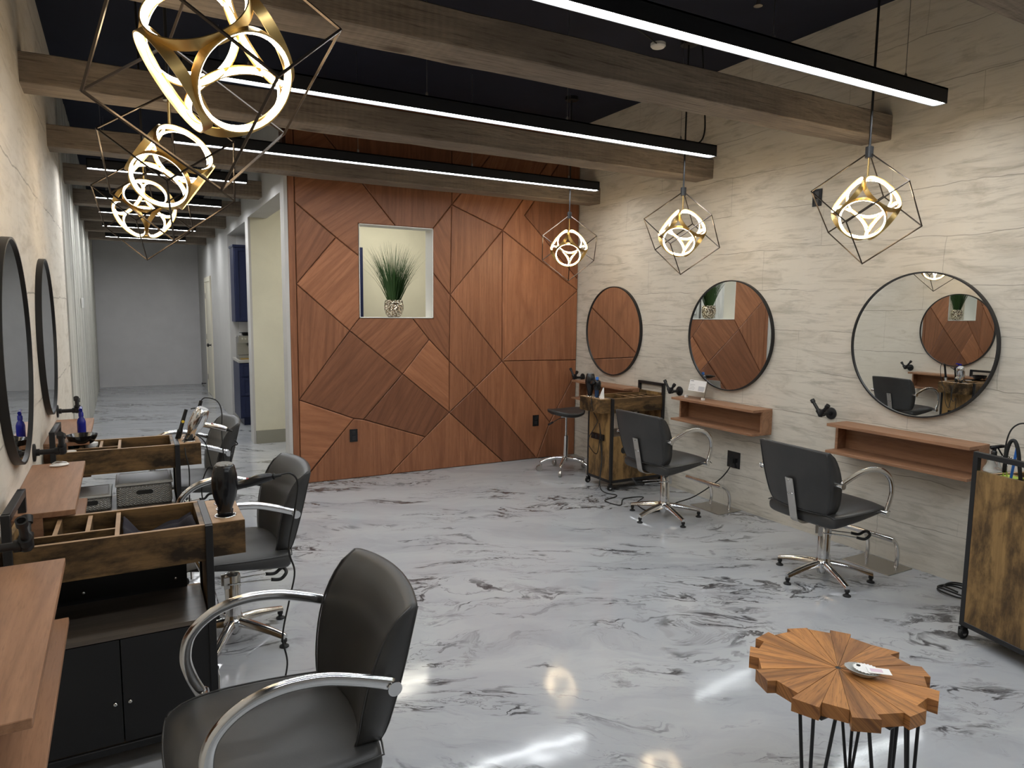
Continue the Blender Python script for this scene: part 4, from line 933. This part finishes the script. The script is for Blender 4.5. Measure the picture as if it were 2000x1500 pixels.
# R: dryers on trolley B
dryer('hair_dryer', 'black hair dryer standing in the right wall trolley', (TB[0]-.355, TB[1]+.085, .855), basis((0, 0, 1), (-.25, -.5, -.6)), M['satin'], M['ink'],
      [(3.555, 4.97, .84), (3.53, 4.93, .79), (3.55, 4.92, .70), (3.60, 4.93, .62), (3.56, 4.92, .56), (3.50, 4.93, .45), (3.54, 4.92, .36), (3.60, 4.92, .33), (3.61, 4.90, .5), (3.60, 4.90, .60), (3.62, 4.88, .40), (3.62, 4.88, .20), (3.58, 4.86, .03)])
t_ = thing('hot_air_styler', 'blue and black styling tool standing in the right wall trolley', 'hair styler', (TB[0]-.355, TB[1]-.02, .83))
b = NB(); lathe(b, [(.020, -.05), (.020, .06), (.024, .07)], (0, 0, 0), 20); obj('handle', b, M['dark'], t_, auto=40)
b = NB(); lathe(b, [(.030, .07), (.036, .085), (.036, .13), (.030, .15), (.014, .16)], (0, 0, 0), 20); obj('head', b, M['satin'], t_, auto=40)
b = NB(); lathe(b, [(.013, .155), (.015, .17), (.012, .185), (0, .187)], (0, 0, 0), 16); obj('tip', b, M['bluecomb'], t_, auto=40)
b = NB(); lathe(b, [(.036, 0), (.034, .008), (.006, .10), (0, .102)], (TB[0]-.355, TB[1]-.095, .83), 20, (0.0, -.25, 1), flatten=.45); tag(obj('cone_nozzle', b, M['whiteplastic'], auto=40), 'white pointed nozzle leaning beside the blue styler', 'nozzle')
# flat iron and curling iron on trolley L2
def iron(name, lab, p, d, L, ma, mb, cord, ring=None):
    d = V(d).normalized(); p = V(p); t_ = thing(name, lab, 'hair iron', p)
    b = NB(); tube(b, [V((0, 0, 0)), d*L*.45], [.014, .016], 12); obj('handle', b, ma, t_, auto=50)
    b = NB(); tube(b, [d*L*.45, d*L*.5, d*L], [.017, .0115, .010], 12); obj('barrel', b, mb, t_, auto=50)
    if ring:
        b = NB(); lathe(b, [(.004, .0), (.008, 0), (.008, .003), (.004, .003)], d*L*.7+V((0, -.014, 0)), 14, (0, -1, 0)); obj('badge', b, ring, t_)
    b = NB(); tube(b, [q-p for q in spline(cord, 8)], .0035, 8); obj('cord', b, M['rubber'], t_, smooth=True)
iron('flat_iron', 'black flat iron with a small yellow ring leaning on the farther left trolley', (TL2[0]+.285, TL2[1]+.02, .77), (.27, .0, .9), .24, M['satin'], M['satin'],
     [V((.264, 4.415, .998)), V((.29, 4.41, 1.0)), V((.31, 4.36, .98)), V((.27, 4.32, .90)), V((.22, 4.27, .85)), V((.215, 4.19, .78)), V((.23, 4.18, .68)), V((.225, 4.18, .5)), V((.22, 4.2, .3)), V((.22, 4.22, .03))], M['yellow'])
iron('curling_iron', 'silver and black curling iron rising behind the chrome hair dryer', (TL2[0]+.36, TL2[1]+.09, .76), (.26, 0, .9), .29, M['chrome'], M['satin'],
     [V((.325, 4.46, 1.038)), V((.35, 4.46, 1.055)), V((.41, 4.45, 1.035)), V((.435, 4.44, .97)), V((.43, 4.42, .85)), V((.43, 4.38, .74)), V((.435, 4.36, .62)), V((.40, 4.34, .55)), V((.36, 4.34, .66)), V((.33, 4.34, .80)), V((.28, 4.3, .86))])
# trolley L2 tray contents
b = NB(); n = 24; sec = []
for i in range(9):
    q = i/8; a = -PI/2+PI*q
    sec.append(None)
t_ = thing('tint_bowl', 'black tint bowl standing in the farther left trolley tray', 'bowl', (-.285, 4.385, .8325))
b = NB(); lathe(b, [(.0, 0), (.030, .0), (.056, .018), (.072, .046), (.076, .060), (.073, .059), (.050, .020), (0, .006)], (0, 0, 0), 32, (0, -.03, 1)); obj('bowl_body', b, M['satin'], t_, auto=50)
def bottle(name, lab, p, mb, mc, sc=1.0, trig=(0, -1), cat='bottle', body=None):
    t_ = thing(name, lab, cat, p); p0 = V((0, 0, 0))
    b = NB(); lathe(b, [(r*sc, h*sc) for r, h in (body or [(.026, 0), (.028, .004), (.028, .085), (.022, .105), (.013, .118), (.013, .128)])], p0, 24); obj('bottle_body', b, mb, t_, auto=50)
    z = (body[-1][1] if body else .128)*sc; d = V((trig[0], trig[1], 0)).normalized()
    b = NB(); lathe(b, [(.016*sc, z-.004), (.016*sc, z+.022*sc), (.010*sc, z+.03*sc)], p0, 16); tube(b, [d*-.022*sc+V((0, 0, z+.045*sc)), d*.04*sc+V((0, 0, z+.055*sc)), d*.062*sc+V((0, 0, z+.056*sc))], [.012*sc, .011*sc, .008*sc], 10)
    cyl(b, (0, 0, z+.02*sc), (0, 0, z+.045*sc), .011*sc); obj('sprayer_head', b, mc, t_, auto=50)
    b = NB(); tube(b, spline([d*.02*sc+V((0, 0, z+.045*sc)), d*.035*sc+V((0, 0, z+.02*sc)), d*.055*sc+V((0, 0, z-.01*sc))], 4), .005*sc, 8); obj('trigger', b, mc, t_, smooth=True)
    return t_
bottle('spray_bottle', 'cobalt blue spray bottle standing behind the black tint bowl', (-.300, 4.62, .862), M['blue'], M['blue'], .80, (0, 1))
t_ = thing('pump_bottle', 'small aqua pump bottle in the farther left trolley tray', 'bottle', (TL2[0]-.235, TL2[1]+.115, .7125))
b = NB(); lathe(b, [(.022, 0), (.022, .09), (.010, .105), (.010, .115)], (0, 0, 0), 18); obj('bottle_body', b, M['cyan'], t_, auto=50)
b = NB(); cyl(b, (0, 0, .115), (0, 0, .14), .006); box(b, (-.012, -.008, .14), (.03, .008, .152)); obj('pump_head', b, M['cyan'], t_)
for x, y, l in ((-.225, -.105, 'white lidded jar by the near edge of the farther left trolley tray'), (-.135, .115, 'white lidded jar at the back of the farther left trolley tray')):
    b = NB(); lathe(b, [(.030, 0), (.032, .005), (.032, .095), (.034, .097), (.034, .115), (0, .117)], (TL2[0]+x+.0, TL2[1]+y, .712), 20); tag(obj('jar', b, M['whiteplastic'], auto=40), l, 'jar')
# towel in near trolley
b = NB(); nx_, ny_ = 20, 12; gr = []
for i in range(nx_+1):
    row = []
    for j in range(ny_+1):
        u, v = i/nx_, j/ny_; z = .768+.018*math.sin(u*7+v*3)+.012*math.sin(v*9+u*4)+.055*max(0, abs(u-.5)*2-.6)*1.8
        row.append(b.verts.new((TA[0]+.025+.225*u, TA[1]-.13+.26*v, min(z, .82))))
    gr.append(row)
for i in range(nx_):
    for j in range(ny_): b.faces.new((gr[i][j], gr[i+1][j], gr[i+1][j+1], gr[i][j+1]))
o = obj('towel', b, M['cloth'], smooth=True); sm = o.modifiers.new('t', 'SOLIDIFY'); sm.thickness = .008; tag(o, 'crumpled charcoal towel in the near left trolley tray', 'towel')
# cable tag on near trolley, white clip on shelf
b = NB(); box(b, (.213, 2.56, .14), (.2145, 2.60, .27)); o = obj('care_label', b, M['paper']); tag(o, 'white paper label hanging by the near trolley post', 'label')
t_ = thing('hair_clip', 'white oval clip lying on the second left shelf', 'hair clip', (-.335, 3.70, .862), rad(15))
b = NB(); lathe(b, [(0, 0), (.034, .002), (.040, .007), (.034, .012), (0, .014)], (0, 0, 0), 24, flatten=.55); obj('clip_body', b, M['whiteplastic'], t_, auto=50)
b = NB(); tube(b, spline([(-.03, 0, .014), (-.01, .005, .022), (.01, -.004, .020), (.03, 0, .014)], 4), .003, 6); obj('clip_spring', b, M['steel'], t_, smooth=True)
# baskets on the lower shelf of L2
def make_basket(w_, d_, h_):
    t_ = thing('lidded_basket', None, 'basket')
    b = NB(); box(b, (-w_/2, -d_/2, 0), (w_/2, d_/2, h_)); bb = obj('basket_body', b, M['basket'], t_, bevel=.02, seg=4)
    b = NB(); box(b, (-w_/2-.005, -d_/2-.005, h_), (w_/2+.005, d_/2+.005, h_+.014)); obj('lid', b, M['basketlid'], t_, bevel=.007, seg=3)
    b = NB(); q = .004; tube(b, [(x, y, h_+.014) for x, y in ((-w_/2+.012, -d_/2+.012), (w_/2-.012, -d_/2+.012), (w_/2-.012, d_/2-.012), (-w_/2+.012, d_/2-.012))], .003, 6, closed=True); obj('lid_rim', b, M['basketlid'], t_)
    b = NB(); pts = [(x, -d_/2-.0008, h_*.66+z) for x, z in [(-.03+.012*math.cos(a), .012*math.sin(a)) for a in [rad(90+18*k) for k in range(11)]]+[(.03+.012*math.cos(a), .012*math.sin(a)) for a in [rad(-90+18*k) for k in range(11)]]]
    vv = [b.verts.new(p) for p in pts]; f = b.faces.new(vv); e = bmesh.ops.extrude_face_region(b, geom=[f]); bmesh.ops.translate(b, verts=[g for g in e['geom'] if isinstance(g, bmesh.types.BMVert)], vec=(0, .003, 0))
    obj('grip_hole', b, M['rubber'], t_); return t_
M['basketlid'] = mat('grey_lid', (.42, .41, .385), .35)
t_ = make_basket(.275, .285, .118); t_.location = (TL2[0]+.12, TL2[1]+.015, .4905); tag(t_, 'larger grey woven-pattern basket with a lid, under the farther left trolley tray', 'basket')
t_ = make_basket(.20, .25, .075); t_.location = (TL2[0]-.145, TL2[1]-.02, .4905); tag(t_, 'smaller grey lidded basket left of the larger one', 'basket')

# acrylic sign on shelf R2
sg = thing('acrylic_sign', 'clear acrylic stand with a white card on the middle right shelf', 'sign', (4.135, 4.285, .868), rad(-4))
b = NB(); Mt = Matrix.Rotation(rad(14), 4, 'Y')
box(b, (0, -.115, .002), (.003, .115, .19), M=Mt); obj('acrylic_panel', b, M['glass'], sg)
b = NB(); box(b, (-.002, -.105, .065), (-.0005, .105, .16), M=Mt); cdd = obj('card', b, M['paper'], sg)
b = NB(); box(b, (-.0026, -.095, .072), (-.002, -.02, .112), M=Mt); obj('print_block', b, M['palegrey'], cdd)
b = NB()
for y0, y1, z in ((.055, .095, .148), (.03, .095, .118), (.04, .09, .104), (.02, .085, .090), (.03, .095, .078)): box(b, (-.0026, y0, z), (-.002, y1, z+(.006 if z > .14 else .002)), M=Mt)
obj('print_lines', b, M['ink'], cdd)
for y in (-.108, .108):
    b = NB(); box(b, (-.012, y-.010, 0), (.014, y+.010, .02)); obj('corner_block', b, M['whiteplastic'], sg, bevel=.002)

# right edge trolley contents
rc, rs_ = math.cos(rad(-13)), math.sin(rad(-13))
def tc(x, y, z): return V((TCc[0]+rc*x-rs_*y, TCc[1]+rs_*x+rc*y, z))
bottle('spray_bottle', 'clear spray bottle with a black trigger head on the right edge trolley', tc(-.243, .125, .857), M['clear'], M['satin'], .78, (.9, -.6), body=[(.050, 0), (.052, .004), (.050, .02), (.036, .05), (.032, .085), (.014, .095), (.014, .102)])
b = NB(); box(b, (-.06, -.04, 0), (.06, .04, .003)); o = obj('tool_mat', b, M['lime'], bevel=.002); o.location = tc(-.20, .085, .8325); o.rotation_euler = (0, 0, rad(-13)); tag(o, 'lime green tool tray under the scissors on the right edge trolley', 'tray')
def scissors(p, d, lab):
    t_ = thing('scissors', lab, 'scissors', p, 0, 'hair scissors on the right edge trolley'); d = V(d).normalized(); u, v = frame(d)
    for s in (-1, 1):
        b = NB(); c = d*.085+u*s*.014; tube(b, [c+(u*math.cos(2*PI*k/20)*.012+d*math.sin(2*PI*k/20)*.014) for k in range(20)], .0022, 6, closed=True); tube(b, [d*.072+u*s*.010, d*.035, d*0-u*s*.002], [.003, .0035, .001], 6); obj('blade_and_loop', b, M['chrome'], t_, smooth=True)
scissors(tc(-.215, .095, .836), (.1, -.1, 1), 'hair scissors standing beside the clear spray bottle, nearest to it')
scissors(tc(-.200, .085, .836), (-.05, .15, 1), 'hair scissors standing between the spray bottle and the blue comb')
b = NB(); box(b, (-.006, -.0015, 0), (.006, .0015, .155)); o = obj('comb', b, M['bluecomb'], bevel=.003); o.location = tc(-.215, .055, .836); o.rotation_euler = (rad(4), rad(4), rad(-50)); tag(o, 'upright blue comb on the right edge trolley', 'comb')
b = NB(); tube(b, spline([tc(-.222, .085, .86), tc(-.220, .082, .96), tc(-.217, .070, 1.01), tc(-.213, .052, 1.015), tc(-.210, .035, .97), tc(-.207, .025, .90), tc(-.205, .015, .834)], 5), .0085, 10); tag(obj('sectioning_clip', b, M['rubber'], smooth=True), 'black bent clip beside the blue comb', 'hair clip')
iron('curling_iron', 'curling iron with a looping black cord at the right photo edge', tc(-.185, -.045, .83), (-.02, .14, .9), .27, M['steel'], M['satin'],
     [tc(-.195, -.012, 1.098), tc(-.20, .02, 1.105), tc(-.21, .05, 1.095), tc(-.218, .075, 1.06), tc(-.222, .088, .99), tc(-.222, .090, .88)])
